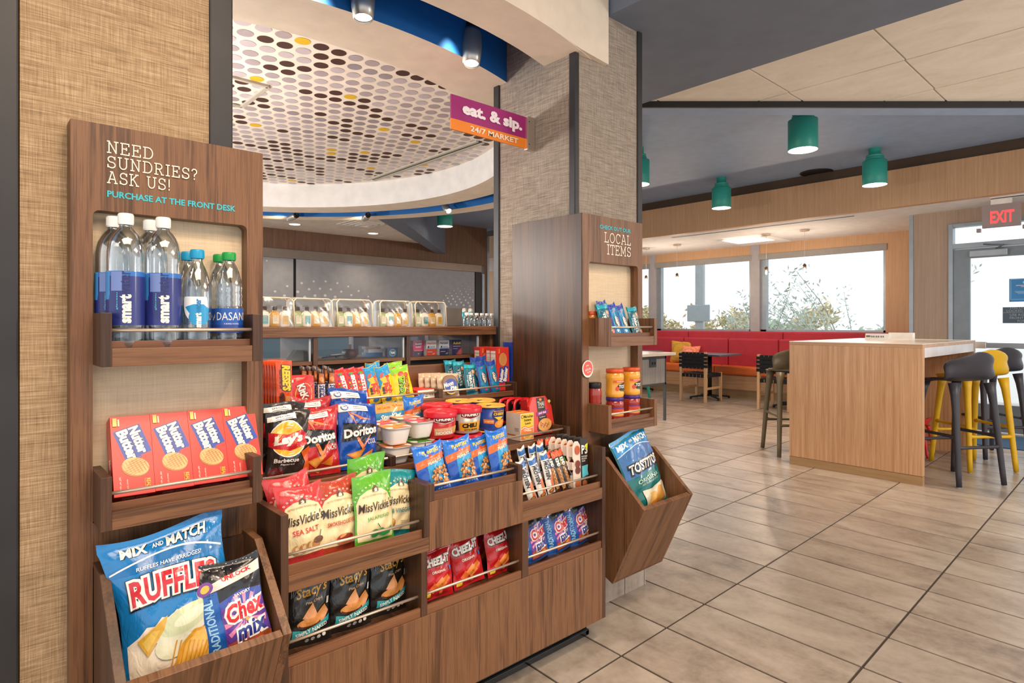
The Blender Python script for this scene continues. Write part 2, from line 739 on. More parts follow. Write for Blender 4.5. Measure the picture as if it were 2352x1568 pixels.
def slab(g, s, x, z, h, y, m, right=False, sw=.105, gap=.13, fit=None):
    wid = sum((SLAB[c][0] + gap) * h for c in s) - gap * h
    q = fit / wid if fit else 1
    wid *= q
    if right:
        x -= wid
    for c in s:
        w, st = SLAB[c]
        for pl in st:
            for (a, b), (c_, d) in zip(pl, pl[1:]):
                dx, dz = c_ - a, d - b
                L = math.hypot(dx, dz) or 1
                nx, nz = -dz / L * sw / 2, dx / L * sw / 2
                ex, ez = dx / L * sw * .25, dz / L * sw * .25
                k = len(g.v)
                y -= .00002
                for px_, pz_ in ((a - ex + nx, b - ez + nz), (a - ex - nx, b - ez - nz), (c_ + ex - nx, d + ez - nz), (c_ + ex + nx, d + ez + nz)):
                    g.v.append(Vector((x + px_ * h * q, y, z + pz_ * h)))
                g.face((k, k + 1, k + 2, k + 3), m)
        x += (w + gap) * h * q

# ================================================================ SETTING
def clip(poly, a, b, c):     # keep a*x+b*y<=c
    out = []
    for i, p in enumerate(poly):
        q = poly[(i + 1) % len(poly)]
        dp, dq = a * p[0] + b * p[1] - c, a * q[0] + b * q[1] - c
        if dp <= 0:
            out.append(p)
        if (dp < 0 < dq) or (dq < 0 < dp):
            t = dp / (dp - dq)
            out.append((p[0] + (q[0] - p[0]) * t, p[1] + (q[1] - p[1]) * t))
    return out


# floor: grout bed with individually laid porcelain planks
fl = G()
fl.box(-3, 12, -4, 14, -.06, -.004, grout)
floor = struct(fl.out('floor'), 'porcelain plank floor with dark grout joints')


def tcorner(i, j):
    Y = .735 + .65 * j + .022 * (2.402 + .307 * i)
    X = 2.402 + .307 * i + .042 * (Y - 0)
    return X, Y


def tvert(fx, fy):
    Y0 = .65 * fy + .022 * .307 * fx
    return (.307 * fx + .042 * Y0, Y0)


tl = G()
gp = .005
cs = [tvert(gp / .307, gp / .65), tvert(1 - gp / .307, gp / .65), tvert(1 - gp / .307, 1 - gp / .65), tvert(gp / .307, 1 - gp / .65)]
tl.prism(cs, 'z', -.006, 0, floor_m)
t0 = tl.out('floor_tile', bev=.0008)
tme = t0.data
first = True
near, far = [], []
for i in range(-14, 32):
    for j in range(-6, 20):
        x, y = tcorner(i, j)
        d = x * CA + y * SA
        r = x * SA - y * CA
        vis = False
        for fx in (0, 1):
            for fy in (0, 1):
                X, Y = tcorner(i + fx, j + fy)
                dd, rr_ = X * CA + Y * SA, X * SA - Y * CA
                if dd > .3:
                    px, py = CX + FOC * rr_ / dd, HOR + FOC * CAMZ / dd
                    if -60 < px < 2420 and py < 1640:
                        vis = True
        hidden = (x < 1.9 and y > 1.6) or (x < 2.4 and y > 2.0) or (y > 2.7 and x < 4.2) or (x < 1.2 and y > 1.3)
        if vis and not hidden:
            near.append((d, i, j))
        elif x < 10.5 and y < 13:
            far.append((i, j))
near.sort()
for n_, (d, i, j) in enumerate(near[:290]):
    o = t0 if n_ == 0 else t0.copy()
    if n_:
        COL.objects.link(o)
    o.parent = floor
    x, y = tcorner(i, j)
    o.location = (x, y, 0)
fg = G()
for i, j in far + [(i, j) for d, i, j in near[290:]]:
    x, y = tcorner(i, j)
    k = len(fg.v)
    for a, b in cs:
        fg.v.append(Vector((x + a, y + b, 0)))
    fg.face((k, k + 1, k + 2, k + 3), floor_m)
o = fg.out('floor_tile_field', floor)
o['kind'] = 'stuff'

# entrance mat at the glass door
g = G().box(7.75, 8.6, .2, 1.75, .0, .012, bluemat)
tag(g.out('entrance_mat', bev=.003), 'blue ribbed entrance mat on the floor inside the glass exit door', 'mat')

# ---- left pillar
g = G()
g.box(.10, .50, 1.75, 2.27, 0, 3.2, weave)
lp = struct(g.out('wall_left'), 'pillar wrapped in tan woven wallcovering')
G().box(.03, .098, 1.742, 2.28, 0, 3.2, bronze).out('corner_trim', lp, bev=.004)
G().box(.494, .553, 1.742, 2.28, 0, 3.2, bronze).out('corner_trim', lp, bev=.004)

# ---- centre pillar
PX0, PX1, PY0, PY1 = 1.95, 2.42, 1.75, 2.275
g = G()
g.box(PX0 + .002, PX1 - .002, PY0 + .002, PY1 - .002, 0, 3.2, weave2)
cp = struct(g.out('wall_centre'), 'square pillar wrapped in grey-tan woven wallcovering')
for (x0, x1, y0, y1) in ((PX0 - .006, PX0 + .022, PY0 - .006, PY0 + .03), (PX0 - .006, PX0 + .03, PY1 - .035, PY1 + .006),
                         (PX1 - .03, PX1 + .006, PY0 - .006, PY0 + .03)):
    G().box(x0, x1, y0, y1, 0, 2.66 if x0 > 2.2 else 2.42, bronze).out('corner_trim', cp, bev=.004)
bs = G()
for k in range(3):
    bs.box(PX0 + .02 + k * .155, PX0 + .171 + k * .155, PY0 - .014, PY0, 0, .13, floor_m)
bs.box(PX1 + .006, PX1 + .02, PY0 - .014, PY1, 0, .13, floor_m)
struct(bs.out('baseboard_centre', bev=.001), 'tile baseboard under the centre pillar')

# ---- ring bulkhead with blue light slot
RC = (1.25, 4.38, 0)
rg = G()
SEG = 160
rg.lathe([(2.75, 3.2), (2.75, 2.41)], cream, SEG, RC)
rg.lathe([(2.75, 2.41), (2.54, 2.41)], cream, SEG, RC, sm=False)
ring = struct(rg.out('ceiling_ring', fix=False), 'round cream bulkhead with a blue recessed light slot')
sl = G()
sl.lathe([(2.54, 2.41), (2.54, 2.60)], bluep, SEG, RC)
sl.lathe([(2.54, 2.60), (2.30, 2.60)], bluep, SEG, RC, sm=False)
sl.lathe([(2.30, 2.60), (2.30, 2.41)], bluep, SEG, RC)
sl.out('light_slot', ring, fix=False)
inn = G()
inn.lathe([(2.30, 2.41), (2.0, 2.41)], cream, SEG, RC, sm=False)
inn.lathe([(2.0, 2.41), (2.0, 2.645)], whitep, SEG, RC)
inn.out('inner_rim', ring, fix=False)
# straight return of the bulkhead towards the pillar
g = G()
g.prism([(1.80, 1.6865), (1.95, 1.715), (2.158, 1.735), (2.158, 1.76), (1.8, 1.76)], 'z', 2.412, 3.2, cream)
g.out('bulkhead_return', ring)

# dotted disc ceiling
dg_ = G()
dg_.lathe([(0, 2.64), (2.0, 2.64)], paint('dotted_ceiling_white', '#efe0d2', .75), 96, RC, sm=False)
disc = struct(dg_.out('ceiling_disc', fix=False), 'white round ceiling printed with grey, brown and yellow dots')
dcol = [pm('#b3a4a8'), pm('#a0949a'), pm('#c9bcc0'), paint('dot_brown', '#4a2a22', .6), paint('dot_yellow', '#e2b51e', .6)]
dots = G()
rnd = random.Random(11)
yel = [(1.295, 2.916), (1.228, 3.533), (1.551, 4.349), (1.794, 3.416), (2.284, 3.813), (2.226, 4.632), (2.407, 4.425), (2.571, 3.905), (2.713, 4.921), (2.384, 5.869), (3.0, 4.506)]
run, cur = 0, 0
for j in range(-20, 21):
    run = 0
    for i in range(-22, 23):
        x = 1.299 + .0953 * i + (.0477 if j % 2 else 0)
        y = 3.018 + .104 * j + 1.04 * 0
        y2 = y + 1.04
        for (X, Y) in ((x, y2),):
            if (X - RC[0]) ** 2 + (Y - RC[1]) ** 2 > 1.985 ** 2:
                run = 0
                continue
            if run <= 0:
                q = rnd.random()
                if q < .30:
                    cur, run = 3, rnd.choice((1, 2, 2, 3))
                else:
                    cur, run = rnd.choice((0, 0, 1, 2, 2)), rnd.choice((1, 2, 3))
            run -= 1
            c = cur
            if any(abs(X - a) < .048 and abs(Y - b) < .055 for a, b in yel):
                c = 4
            k = len(dots.v)
            for t in range(20):
                a = 2 * PI * t / 20
                dots.v.append(Vector((X + .0385 * math.cos(a), Y + .0385 * math.sin(a), 2.6385)))
            dots.face(range(k, k + 20), dcol[c])
o = dots.out('printed_dots', disc, fix=False)
o['kind'] = 'stuff'
o['label'] = 'rows of grey, brown and yellow dots'
# linear slot diffuser and access hatch in the dotted ceiling
g = G()
for dx, m in ((-.035, cgrid), (.022, cgrid)):
    g.box(2.945 + dx - .012, 2.945 + dx + .012, 3.6, 5.25, 2.625, 2.64, m)
g.box(2.922, 2.957, 3.6, 5.25, 2.632, 2.641, blackp)
tag(g.out('slot_diffuser', bev=.001), 'long narrow slot diffuser in the dotted round ceiling', 'air vent', 'slot diffusers in the ceilings')
g = G()
hx, hy = onZ(532, 182, 2.63)
hx2, hy2 = onZ(616, 200, 2.63)
for (a, b, c_, d) in ((hx - .5, hx2, hy2 - .012, hy2 + .012), (hx2 - .012, hx2 + .012, hy2, hy2 + .45), (hx - .5, hx2, hy2 + .44, hy2 + .46)):
    g.box(a, b, c_, d, 2.626, 2.639, cgrid)
tag(g.out('access_hatch_frame'), 'square white access hatch frame set in the dotted ceiling behind the left pillar', 'hatch')

XD0 = 8.4
# ---- dark ceiling and soffits
g = G().box(-3, XD0, -4, 14, 3.16, 3.22, slate)
struct(g.out('ceiling'), 'slate blue upper ceiling')
g = G().box(2.17, 3.20, -4, 1.90, 2.64, 3.16, slate2)
g.prism([(2.421, 1.90), (3.20, 1.90), (3.20, 2.5), (2.95, 2.75), (2.421, 2.75)], 'z', 2.64, 3.16, slate2)
struct(g.out('ceiling_soffit'), 'grey dropped soffit beside the pillar')
g = G().box(-3, 2.165, -4, 1.60, 3.10, 3.158, brown_c)
struct(g.out('ceiling_entry'), 'dark brown ceiling before the round bulkhead')

# diagonal bulkhead edge of the tiled ceiling
dR = Vector((SA, -CA, 0))
dF = Vector((CA, SA, 0))


def diag(t0_, t1_, r0, r1, z0, z1, m, g):
    pts = []
    for t, r in ((t0_, r0), (t0_, r1), (t1_, r1), (t1_, r0)):
        p = dF * t + dR * r
        pts.append((p.x, p.y))
    g.prism(pts, 'z', z0, z1, m)


g = G()
diag(4.012, 4.03, -1.2, 6.5, 2.674, 2.75, blackp, g)
bl = struct(g.out('trim_1'), 'black diagonal edge trim of the tiled ceiling')
g = G()
diag(4.03, 4.17, -1.2, 6.5, 2.676, 3.16, slate, g)
g.out('bulkhead_band', bl)

# tiled ceilings (front right, and over the desk behind the counter)
def tiled(name, label, x0, dx, nx, y0, dy, ny, shear, z, clips, bound):
    g = G()
    poly = bound
    for c in clips:
        poly = clip(poly, *c)
    g.prism(poly, 'z', z, z + .02, cgrid)
    par = struct(g.out(name), label)
    n = 0
    for i in range(nx):
        for j in range(ny):
            X, Y = x0 + dx * i, y0 + dy * j + shear * dx * i
            q = [(X + .006, Y + .006), (X + dx - .006, Y + .006), (X + dx - .006, Y + dy - .006), (X + .006, Y + dy - .006)]
            for c in clips:
                q = clip(q, *c)
                if len(q) < 3:
                    break
            if len(q) < 3:
                continue
            t = G()
            t.prism([(a - X, b - Y) for a, b in q], 'z', -.006, 0, ctile)
            t.out('ceiling_tile', par, loc=(X, Y, z))
            n += 1
    return par


tiled('ceiling_tiled', 'suspended ceiling of large off-white mineral tiles', 3.283, .613, 8, -2.82, .643, 9, .012, 2.72,
      [(CA, SA, 4.012), (-1, 0, -3.2)], [(3.2, -4), (9, -4), (9, 4), (3.2, 4)])
b0, b1 = Vector((3.97, 6.87, 0)), Vector((6.73, 9.44, 0))
bn = Vector((b1.y - b0.y, -(b1.x - b0.x), 0)).normalized()
tiled('ceiling_office', 'cream tiled ceiling over the desk area', -.2, .61, 12, 5.8, .61, 6, 0, 2.73,
      [(bn.x, bn.y, bn.dot(b0)), (0, 1, 9.44)], [(-.2, 5.8), (7, 5.8), (7, 9.44), (-.2, 9.44)])
g = G()
bd = (b1 - b0).normalized()
bb0 = b0 - bd * 1.2
q = [(bb0.x, bb0.y), (b1.x, b1.y + .1), (b1.x + bn.x * .32, b1.y + .1), (bb0.x + bn.x * .32, bb0.y + bn.y * .32)]
g.prism(q, 'z', 2.57, 3.16, slate2)
struct(g.out('ceiling_beam'), 'diagonal grey beam beyond the round ceiling')

# ---- back wall with blinds
YB = 9.44
g = G()
xe = XonY(1118, YB)
g.box(-1.5, xe, YB, YB + .12, 2.41, 3.16, dkw_z)
g.box(-1.5, xe, YB, YB + .12, 0, .9, dkw_z)
g.box(XonY(1111, YB), xe, YB, YB + .12, .9, 2.41, dkw_z)
bw = struct(g.out('wall_back'), 'dark slatted wood wall behind the reception desk')
G().box(xe, xe + .05, YB - .02, YB + .14, 0, 3.0, alum).out('edge_trim', bw)
G().box(-1.5, XonY(1103, YB), YB - .05, YB + .02, 2.27, 2.41, bronze2).out('blind_header', bw, bev=.004)
G().box(XonY(1105, YB), XonY(1110, YB), YB - .04, YB + .02, .9, 2.24, alum).out('jamb', bw)
G().box(XonY(1091, YB), XonY(1105, YB), YB - .02, YB + .04, .9, 2.27, blackp).out('shadow_jamb', bw)
G().box(XonY(560, YB), XonY(1100, YB), YB + .03, YB + .05, .9, 2.3, blackp).out('blind_gap_backing', bw)
for (a, b) in ((560, 673.5), (680, 1090)):
    bl_ = G().box(XonY(a, YB), XonY(b, YB), YB - .005, YB + .01, .9, 2.27, blindm).out('roller_blind', bw)
    dg2 = G()
    ps = []
    if a < 600:
        ps = [(613, 598.5, 1.6), (632, 669, 2.2), (660, 657, 2.2), (653.5, 678.7, 2.6)]
    else:
        big = [(684, 670, 2.8), (693, 650, 2.2), (700, 682, 2.8), (710, 664, 2.4), (720.8, 646, 2.2), (723.7, 678.6, 2.8), (735, 662.6, 2.4),
               (748, 646, 2.2), (747, 678.4, 2.8), (760, 664.3, 2.3), (775, 650, 2.2), (770, 681.7, 2.8), (784, 669.4, 2.3), (800, 657.6, 2), (807, 677.4, 2.2), (824, 668, 2), (828, 688, 2), (846, 681, 2)]
        ps = list(big)
        for r_ in range(7):
            for k in range(8):
                xx = 1090 - k * (9.4 + .2 * r_) - (r_ % 2) * 4
                yy = 640 + r_ * 9.5 + k * (5.5) + (r_ % 2) * 2
                if 1018 < xx < 1089 and yy < 704:
                    ps.append((xx, yy, .7 + max(0, (yy - 655)) * .052 * (1 - k * .05)))
    for px, py, rad in ps:
        X, Z = XonY(px, YB - .01), ZonY(px, py, YB - .01)
        r_ = rad / FOC * 11
        k = len(dg2.v)
        for t in range(12):
            an = 2 * PI * t / 12
            dg2.v.append(Vector((X + r_ * math.cos(an) * 1.2, YB - .008, Z + r_ * math.sin(an))))
        dg2.face(range(k, k + 12), pm('#d9dadd'))
    o = dg2.out('printed_dots', bl_, fix=False)
    o['kind'] = 'stuff'
# reception desk glimpsed through the counter's acrylic bays
g = G()
g.box(.8, 3.4, 3.3, 3.9, 1.0, 1.03, topw)
g.box(.85, 3.35, 3.35, 3.85, 0, 1.0, grw_z)
g.box(.9, 1.75, 3.4, 3.43, 1.03, 1.22, paint('desk_screen_blue', '#4d6f86', .4))
g.box(1.78, 2.3, 3.4, 3.43, 1.03, 1.22, paint('desk_screen_plum', '#3b2f3c', .4))
g.box(2.33, 3.3, 3.4, 3.43, 1.03, 1.22, paint('desk_screen_grey', '#5a4a45', .4))
tag(g.out('reception_desk', bev=.003), 'white topped reception desk seen through the acrylic bays behind the counter', 'desk')

# ---- dining side: fascia, low ceiling, window wall
XF, XW, XD, ZL = 8.06, 10.2, 8.82, 2.605
g = G().box(XF, XF + .1, -3, 13, ZL, 3.04, lam_z)
fa = struct(g.out('wall_fascia'), 'tan wood laminate fascia over the dining bay')
G().box(XF + .03, XF + .12, -3, 13, 3.04, 3.16, brown_c).out('shadow_gap', fa)
g = G().box(XF + .1, 10.36, 2.2, 13, ZL, ZL + .1, whitep).box(XF + .1, XD + .16, -3, 2.2, ZL, ZL + .1, whitep)
struct(g.out('ceiling_bay'), 'low white ceiling over the banquette')
# slot diffusers and cassette
def cslot(pa, pb, lab):
    a, b = onZ(*pa, ZL), onZ(*pb, ZL)
    g = G()
    x = (a[0] + b[0]) / 2
    g.box(x - .035, x + .035, b[1], a[1], ZL - .008, ZL, whitep)
    g.box(x - .02, x - .005, b[1], a[1], ZL - .010, ZL - .007, blackp)
    g.box(x + .005, x + .02, b[1], a[1], ZL - .010, ZL - .007, blackp)
    tag(g.out('slot_diffuser'), lab, 'air vent')


cslot((1545, 545), (1960, 494), 'long double slot vent in the low ceiling above the banquette')
cslot((2275, 455), (2400, 440), 'short slot vent in the low ceiling above the exit sign')
pc = [onZ(1637, 548, ZL), onZ(1742, 535, ZL), onZ(1826, 553, ZL), onZ(1722, 563, ZL)]
cxm, cym = sum(p[0] for p in pc) / 4, sum(p[1] for p in pc) / 4
t = empty('ceiling_light_panel', (cxm, cym, ZL))
G().box(-.42, .42, -.42, .42, -.03, 0, whitep).out('frame', t, bev=.004)
for s_ in (-1, 1):
    G().box(-.3 + s_ * .12 - .05, -.3 + s_ * .12 + .05 + .2, -.3, .3, -.034, -.029, emis('panel_glow', '#fff0d8', 1.6)).out('diffuser', t)
tag(t, 'square white ceiling cassette panel above the banquette', 'ceiling panel')

# window wall pieces
win = [(1400, 1491.5), (1506.5, 1724), (1745, 2034)]
ZS, ZH = 1.10, 2.43
ys = [(YonX(b, XW), YonX(a, XW)) for a, b in win]
g = G()
g.box(XW, XW + .15, 2.2, 13, 0, ZS, lam_z)
g.box(XW, XW + .15, 2.2, 13, ZH, ZL + .1, lam_z)
g.box(XW, XW + .15, 2.2, ys[2][0], ZS, ZH, lam_z)
g.box(XW, XW + .15, ys[0][1], 13, ZS, ZH, lam_z)
ww = struct(g.out('wall_window'), 'window wall faced in tan wood laminate')
for k in (0, 1):
    G().box(XW - .01, XW + .16, ys[k + 1][1], ys[k][0], ZS, ZL, paint('mullion_cover', '#a8a3a6', .5)).out('mullion_cover', ww)
for k, (a, b) in enumerate(ys):
    g = G()
    for (p, q, r_, s_) in ((a, a + .04, ZS, ZH), (b - .10, b, ZS, ZH), (a, b, ZS, ZS + .05), (a, b, ZH - .04, ZH)):
        g.box(XW + .03, XW + .12, p, q, r_, s_, alum)
    w = struct(g.out('window_%d' % (k + 1), bev=.002), 'aluminium framed dining room window')
    G().box(XW + .07, XW + .078, a + .04, b - .1, ZS + .05, ZH - .04, glass).out('pane', w)
    G().box(XW - .015, XW + .05, a - .02, b + .02, 2.345, ZH + .01, paint('blind_box', '#97928d', .5)).out('blind_box', w)
# outer corner, door wall
g = G()
yd0, yd1 = YonX(2179, XD), 2.30
g.box(XD, XD + .15, yd0, yd1, 0, ZL, lam2_z)
g.box(XD, XD + .15, -2.5, yd0, 2.44, ZL, lam2_z)
g.box(XD + .1, XW + .1, 2.2, 2.30, 0, ZL, lam2_z)
dw = struct(g.out('wall_door'), 'grey-tan laminate wall around the exit door')
G().box(XD - .012, XD + .02, yd1 - .03, yd1 + .012, 0, ZL, alum).out('corner_trim', dw)
# door_1
g = G()
y1 = yd0
g.box(XD - .02, XD + .1, y1 - .045, y1, 0, 2.44, alum)
g.box(XD - .02, XD + .1, -.3, y1 - .045, 2.40, 2.44, alum)
g.box(XD - .02, XD + .1, -.3, y1 - .045, 2.14, 2.20, alum)
g.box(XD - .02, XD + .1, .68, .73, 0, 2.14, alum)
door = struct(g.out('door_1', bev=.002), 'aluminium framed glass exit door with transom')
dk = paint('door_stile_grey', '#7d868d', .4, .4)
yg = YonX(2228, XD)
leaf = G()
leaf.box(XD, XD + .045, yg, y1 - .05, .01, 2.13, dk)
leaf.box(XD, XD + .045, .74, .85, .01, 2.13, dk)
leaf.box(XD, XD + .045, .85, yg, 2.02, 2.13, dk)
leaf.box(XD, XD + .045, .85, yg, .01, .32, dk)
lf = leaf.out('door_leaf', door, bev=.002)
G().box(XD + .018, XD + .026, .85, yg, .32, 2.02, glass).out('pane', lf)
G().box(XD + .03, XD + .036, -.3, y1 - .045, 2.20, 2.40, glass).out('transom_pane', door)
z_ = ZonX(2250, 588, XD)
G().box(XD - .06, XD, YonX(2316, XD), YonX(2229, XD), 2.03, 2.10, paint('closer_silver', '#a7adb3', .35, .5)).out('door_closer', lf, bev=.004)
G().tube([(XD - .05, YonX(2290, XD), 2.11), (XD - .1, YonX(2310, XD), 2.14), (XD - .02, YonX(2260, XD), 2.17)], .008, alum, 8).out('closer_arm', lf)
g = G()
g.box(XD - .07, XD - .03, .9, YonX(2244, XD) - .02, .97, 1.03, alum)
g.box(XD - .075, XD, YonX(2268, XD), YonX(2238, XD), .965, 1.04, steel)
g.out('push_bar', lf, bev=.004)


def wallart(name, X, ya, yb, z0, z1, base, art, parent=None, thick=.003, label=None, cat=None):
    """flat sign in a plane X=const facing -X; ya > yb (left to right as seen)"""
    W = ya - yb
    H_ = z1 - z0
    g = G().box(0, thick, -W / 2, W / 2, 0, H_, base)
    o = g.out(name, parent, loc=(X - thick, (ya + yb) / 2, z0))
    if cat:
        tag(o, label, cat)
    elif label:
        o['label'] = label
    S = lambda u, v, f: Vector((-f, W / 2 - u * W, v * H_))
    printed(art, S, H_ / W, W, o, flat=True, off=.0012)
    return o


ya, yb = YonX(2318, XD), YonX(2318, XD) - .30
wallart('door_poster', XD, ya, yb, ZonX(2325, 693, XD), ZonX(2325, 640, XD), pm('#2f86c8'),
        [R_(.04, .08, .96, .86, '#8cc4e8'), R_(.06, .1, .94, .84, '#2f86c8'), E_(.5, .72, .1, .07, '#bfe0f2'), E_(.5, .72, .07, .05, '#2f86c8'),
         R_(.2, .60, .85, .62, '#e6f3fb'), R_(.35, .55, .75, .57, '#e6f3fb'), R_(.16, .38, .9, .395, '#a9d3ee'), R_(.2, .34, .9, .355, '#a9d3ee'), R_(.25, .3, .9, .315, '#a9d3ee')],
        lf)
ya = YonX(2303, XD)
wallart('door_notice', XD, ya, ya - .46, ZonX(2325, 742, XD), ZonX(2325, 705, XD), pm('#3c5062'),
        [R_(0, .255, 1, .265, '#8d9aa6'),
         T_('FOR YOUR PROTECTION', .5, .455, .86, .055, '#a3aeb8', bold=0), T_('THIS DOOR WILL BE', .5, .375, .74, .055, '#a3aeb8', bold=0),
         T_('LOCKED AT ALL TIMES', .5, .305, .84, .055, '#a3aeb8', bold=0), T_('USE ROOM KEY AT', .5, .205, .72, .055, '#a3aeb8', bold=0),
         T_('FRONT ENTRANCE', .5, .13, .72, .055, '#a3aeb8', bold=0), T_('FOR ENTRY', .5, .055, .42, .055, '#a3aeb8', bold=0)], lf)

# exit sign
ex = 8.40
ya, yb = YonX(2258, ex), YonX(2346, ex)
es = wallart('exit_sign', ex, ya, yb, 2.30, 2.545, paint('sign_housing', '#a08f8c', .5),
             [('T', 'EXIT', .53, .33, .62, .40, exitred, 0, .03, 0, 0)], thick=.05, label='EXIT sign with glowing red letters hanging near the glass door', cat='sign')
G().box(0, .06, -.09, .09, .245, .305, pwhite).out('ceiling_bracket', es, bev=.004)
G().box(-.002, .05, .18, .215, -.04, 0, paint('sign_housing', '#a08f8c', .5)).out('bracket_leg', es)
G().box(-.002, .05, -.215, -.18, -.04, 0, paint('sign_housing', '#a08f8c', .5)).out('bracket_leg', es)

# ---- outside
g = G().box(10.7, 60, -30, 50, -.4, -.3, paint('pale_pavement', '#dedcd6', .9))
struct(g.out('ground_outside'), 'pale parking area outside')


def shrub(name, label, base, hgt, spread, nb, nl, col, stemc, seed, cat='tree', leafs=.05):
    rn = random.Random(seed)
    t = empty(name, base)
    st, fo = G(), G()
    for b in range(nb):
        a = rn.uniform(0, 2 * PI)
        p = Vector((0, 0, 0))
        d = Vector((math.cos(a) * spread, math.sin(a) * spread, 1)).normalized()
        pts = [p.copy()]
        L = hgt * rn.uniform(.6, 1.0) / 8
        for s in range(8):
            d = (d + Vector((math.cos(a) * .05, math.sin(a) * .05, -.02)) + Vector((rn.uniform(-.08, .08), rn.uniform(-.08, .08), 0))).normalized()
            p = p + d * L * 1.15
            pts.append(p.copy())
            if s > 1:
                for q in range(nl):
                    c = p + Vector([rn.gauss(0, .11 * hgt * .35) for _ in range(3)])
                    u = Vector([rn.uniform(-1, 1) for _ in range(3)]).normalized() * leafs
                    w = u.cross(Vector([rn.uniform(-1, 1) for _ in range(3)])).normalized() * leafs * .3
                    k = len(fo.v)
                    fo.v += [c - u, c + w, c + u, c - w]
                    fo.face((k, k + 1, k + 2, k + 3), col)
        st.tube(pts, [.02 * (1 - i / 10) for i in range(9)], stemc, 5)
    st.out('branches', t)
    o = fo.out('foliage', t, fix=False)
    o['kind'] = 'stuff'
    return tag(t, label, cat)


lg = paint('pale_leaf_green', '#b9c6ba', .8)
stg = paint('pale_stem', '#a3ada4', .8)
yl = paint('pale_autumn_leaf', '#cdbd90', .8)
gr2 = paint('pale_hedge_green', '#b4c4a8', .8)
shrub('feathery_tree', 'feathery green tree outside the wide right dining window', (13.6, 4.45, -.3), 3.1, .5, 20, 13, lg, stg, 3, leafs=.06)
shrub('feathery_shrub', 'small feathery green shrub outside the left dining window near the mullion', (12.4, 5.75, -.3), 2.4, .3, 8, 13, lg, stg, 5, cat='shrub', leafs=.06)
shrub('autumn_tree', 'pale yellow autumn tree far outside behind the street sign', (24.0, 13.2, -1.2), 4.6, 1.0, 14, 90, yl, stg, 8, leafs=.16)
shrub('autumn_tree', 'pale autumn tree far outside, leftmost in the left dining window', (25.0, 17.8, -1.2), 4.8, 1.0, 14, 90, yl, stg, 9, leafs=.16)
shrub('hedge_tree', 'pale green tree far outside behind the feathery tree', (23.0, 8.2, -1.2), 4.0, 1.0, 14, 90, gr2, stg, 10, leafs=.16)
g = G()
py_ = YonX(1608, 14)
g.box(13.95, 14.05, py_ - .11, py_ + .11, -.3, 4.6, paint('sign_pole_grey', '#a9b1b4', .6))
sp = tag(g.out('street_sign_post'), 'pale grey street sign post seen through the left dining window', 'sign post')
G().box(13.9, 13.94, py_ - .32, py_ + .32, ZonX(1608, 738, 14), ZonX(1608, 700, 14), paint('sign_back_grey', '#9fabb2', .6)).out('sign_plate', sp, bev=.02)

# ================================================================ FURNITURE
# ---- display columns on the pillars (same joinery, left and centre)
def rail(g, x0, x1, y, z, r=.0042):
    g.cyl((x0, y, z), (x1, y, z), r, nickel, seg=8)


def display(X0, name, label, deep):
    t = empty(name, (X0, 1.69, 0))
    W, H_ = .428 if not deep else .420, 1.714
    D = .06
    nx0, nx1, nz0, nz1 = .042, .386, .79, 1.513
    g = G()
    zb = .215 if deep else 0
    g.box(0, nx0, 0, D, zb, H_, wal_z)
    g.box(nx1, W, 0, D, zb, H_, wal_z)
    g.box(nx0, nx1, 0, D, nz1, H_, wal_z)
    g.box(nx0, nx1, 0, D, zb, nz0, wal_z)
    # small radius blocks in the niche's upper corners
    for sx, cx in ((1, nx0), (-1, nx1)):
        pts = [(cx, nz1)] + [(cx + sx * (.014 - .014 * math.cos(R(a))), nz1 - .014 + .014 * math.sin(R(a))) for a in range(0, 91, 15)]
        g.prism(pts, 'y', 0, D, wal_z)
    g.out('face_panel', t)
    G().box(nx0, nx1, D - .018, D - .0095, nz0, nz1, stip).out('niche_back', t)
    if deep:
        G().box(-.004, .016, .001, .43, zb, H_, wald_z).out('side_panel', t, bev=.001)
    for z0 in (1.155, .794):
        sh = G().box(nx0 + .02, nx1 - .02, -.083, D - .019, z0 + .012, z0 + .030, wald_y).out('tray_shelf', t, bev=.0008)
        for a in (nx0, nx1 - .021):
            G().box(a, a + .021, -.105, D - .019, z0, z0 + .119, wald_z if not deep else wal_z).out('side_board', sh, bev=.001)
        G().box(nx0 + .021, nx1 - .021, -.103, -.085, z0, z0 + .040, wal_x).out('front_board', sh, bev=.001)
        G().box(nx0 + .021, nx1 - .021, -.086, -.078, z0 + .028, z0 + .056, wald_x).out('front_lip', sh, bev=.001)
        g = G()
        rail(g, nx0 + .018, nx1 - .018, -.094, z0 + .080)
        g.out('rail', sh)
    # slanted bin
    bx0, bx1 = .042, .394
    prof = [(D - .06, .70), (-.09, .698), (-.28, .523), (-.125, .189), (0, .25)]
    bk = G().prism([(bx0, .2), (bx1, .2), (bx1, .69), (bx0, .69)], 'y', -.012, 0, wald_z).out('bin_back', t)
    for a in (bx0, bx1 - .02):
        G().prism(prof, 'x', a, a + .02, wald_z if a == bx0 and not deep else wal_z).out('side_panel', bk, bev=.001)
    fp = G()
    dy, dz = .155, -.334
    L = math.hypot(dy, dz)
    ny, nz = -dz / L * .02, dy / L * .02
    fp.prism([(-.28, .523), (-.125, .189), (-.125 + ny, .189 + nz), (-.28 + ny, .523 + nz)], 'x', bx0 + .0205, bx1 - .0205, wal_bin)
    fp.out('front_panel', bk, bev=.001)
    G().prism([(-.13, .195), (-.13, .21), (-.01, .26), (-.01, .245)], 'x', bx0 + .02, bx1 - .02, wald_z).out('bin_floor', bk)
    tag(t, label, 'display shelf', 'walnut display columns on the pillars')
    return t


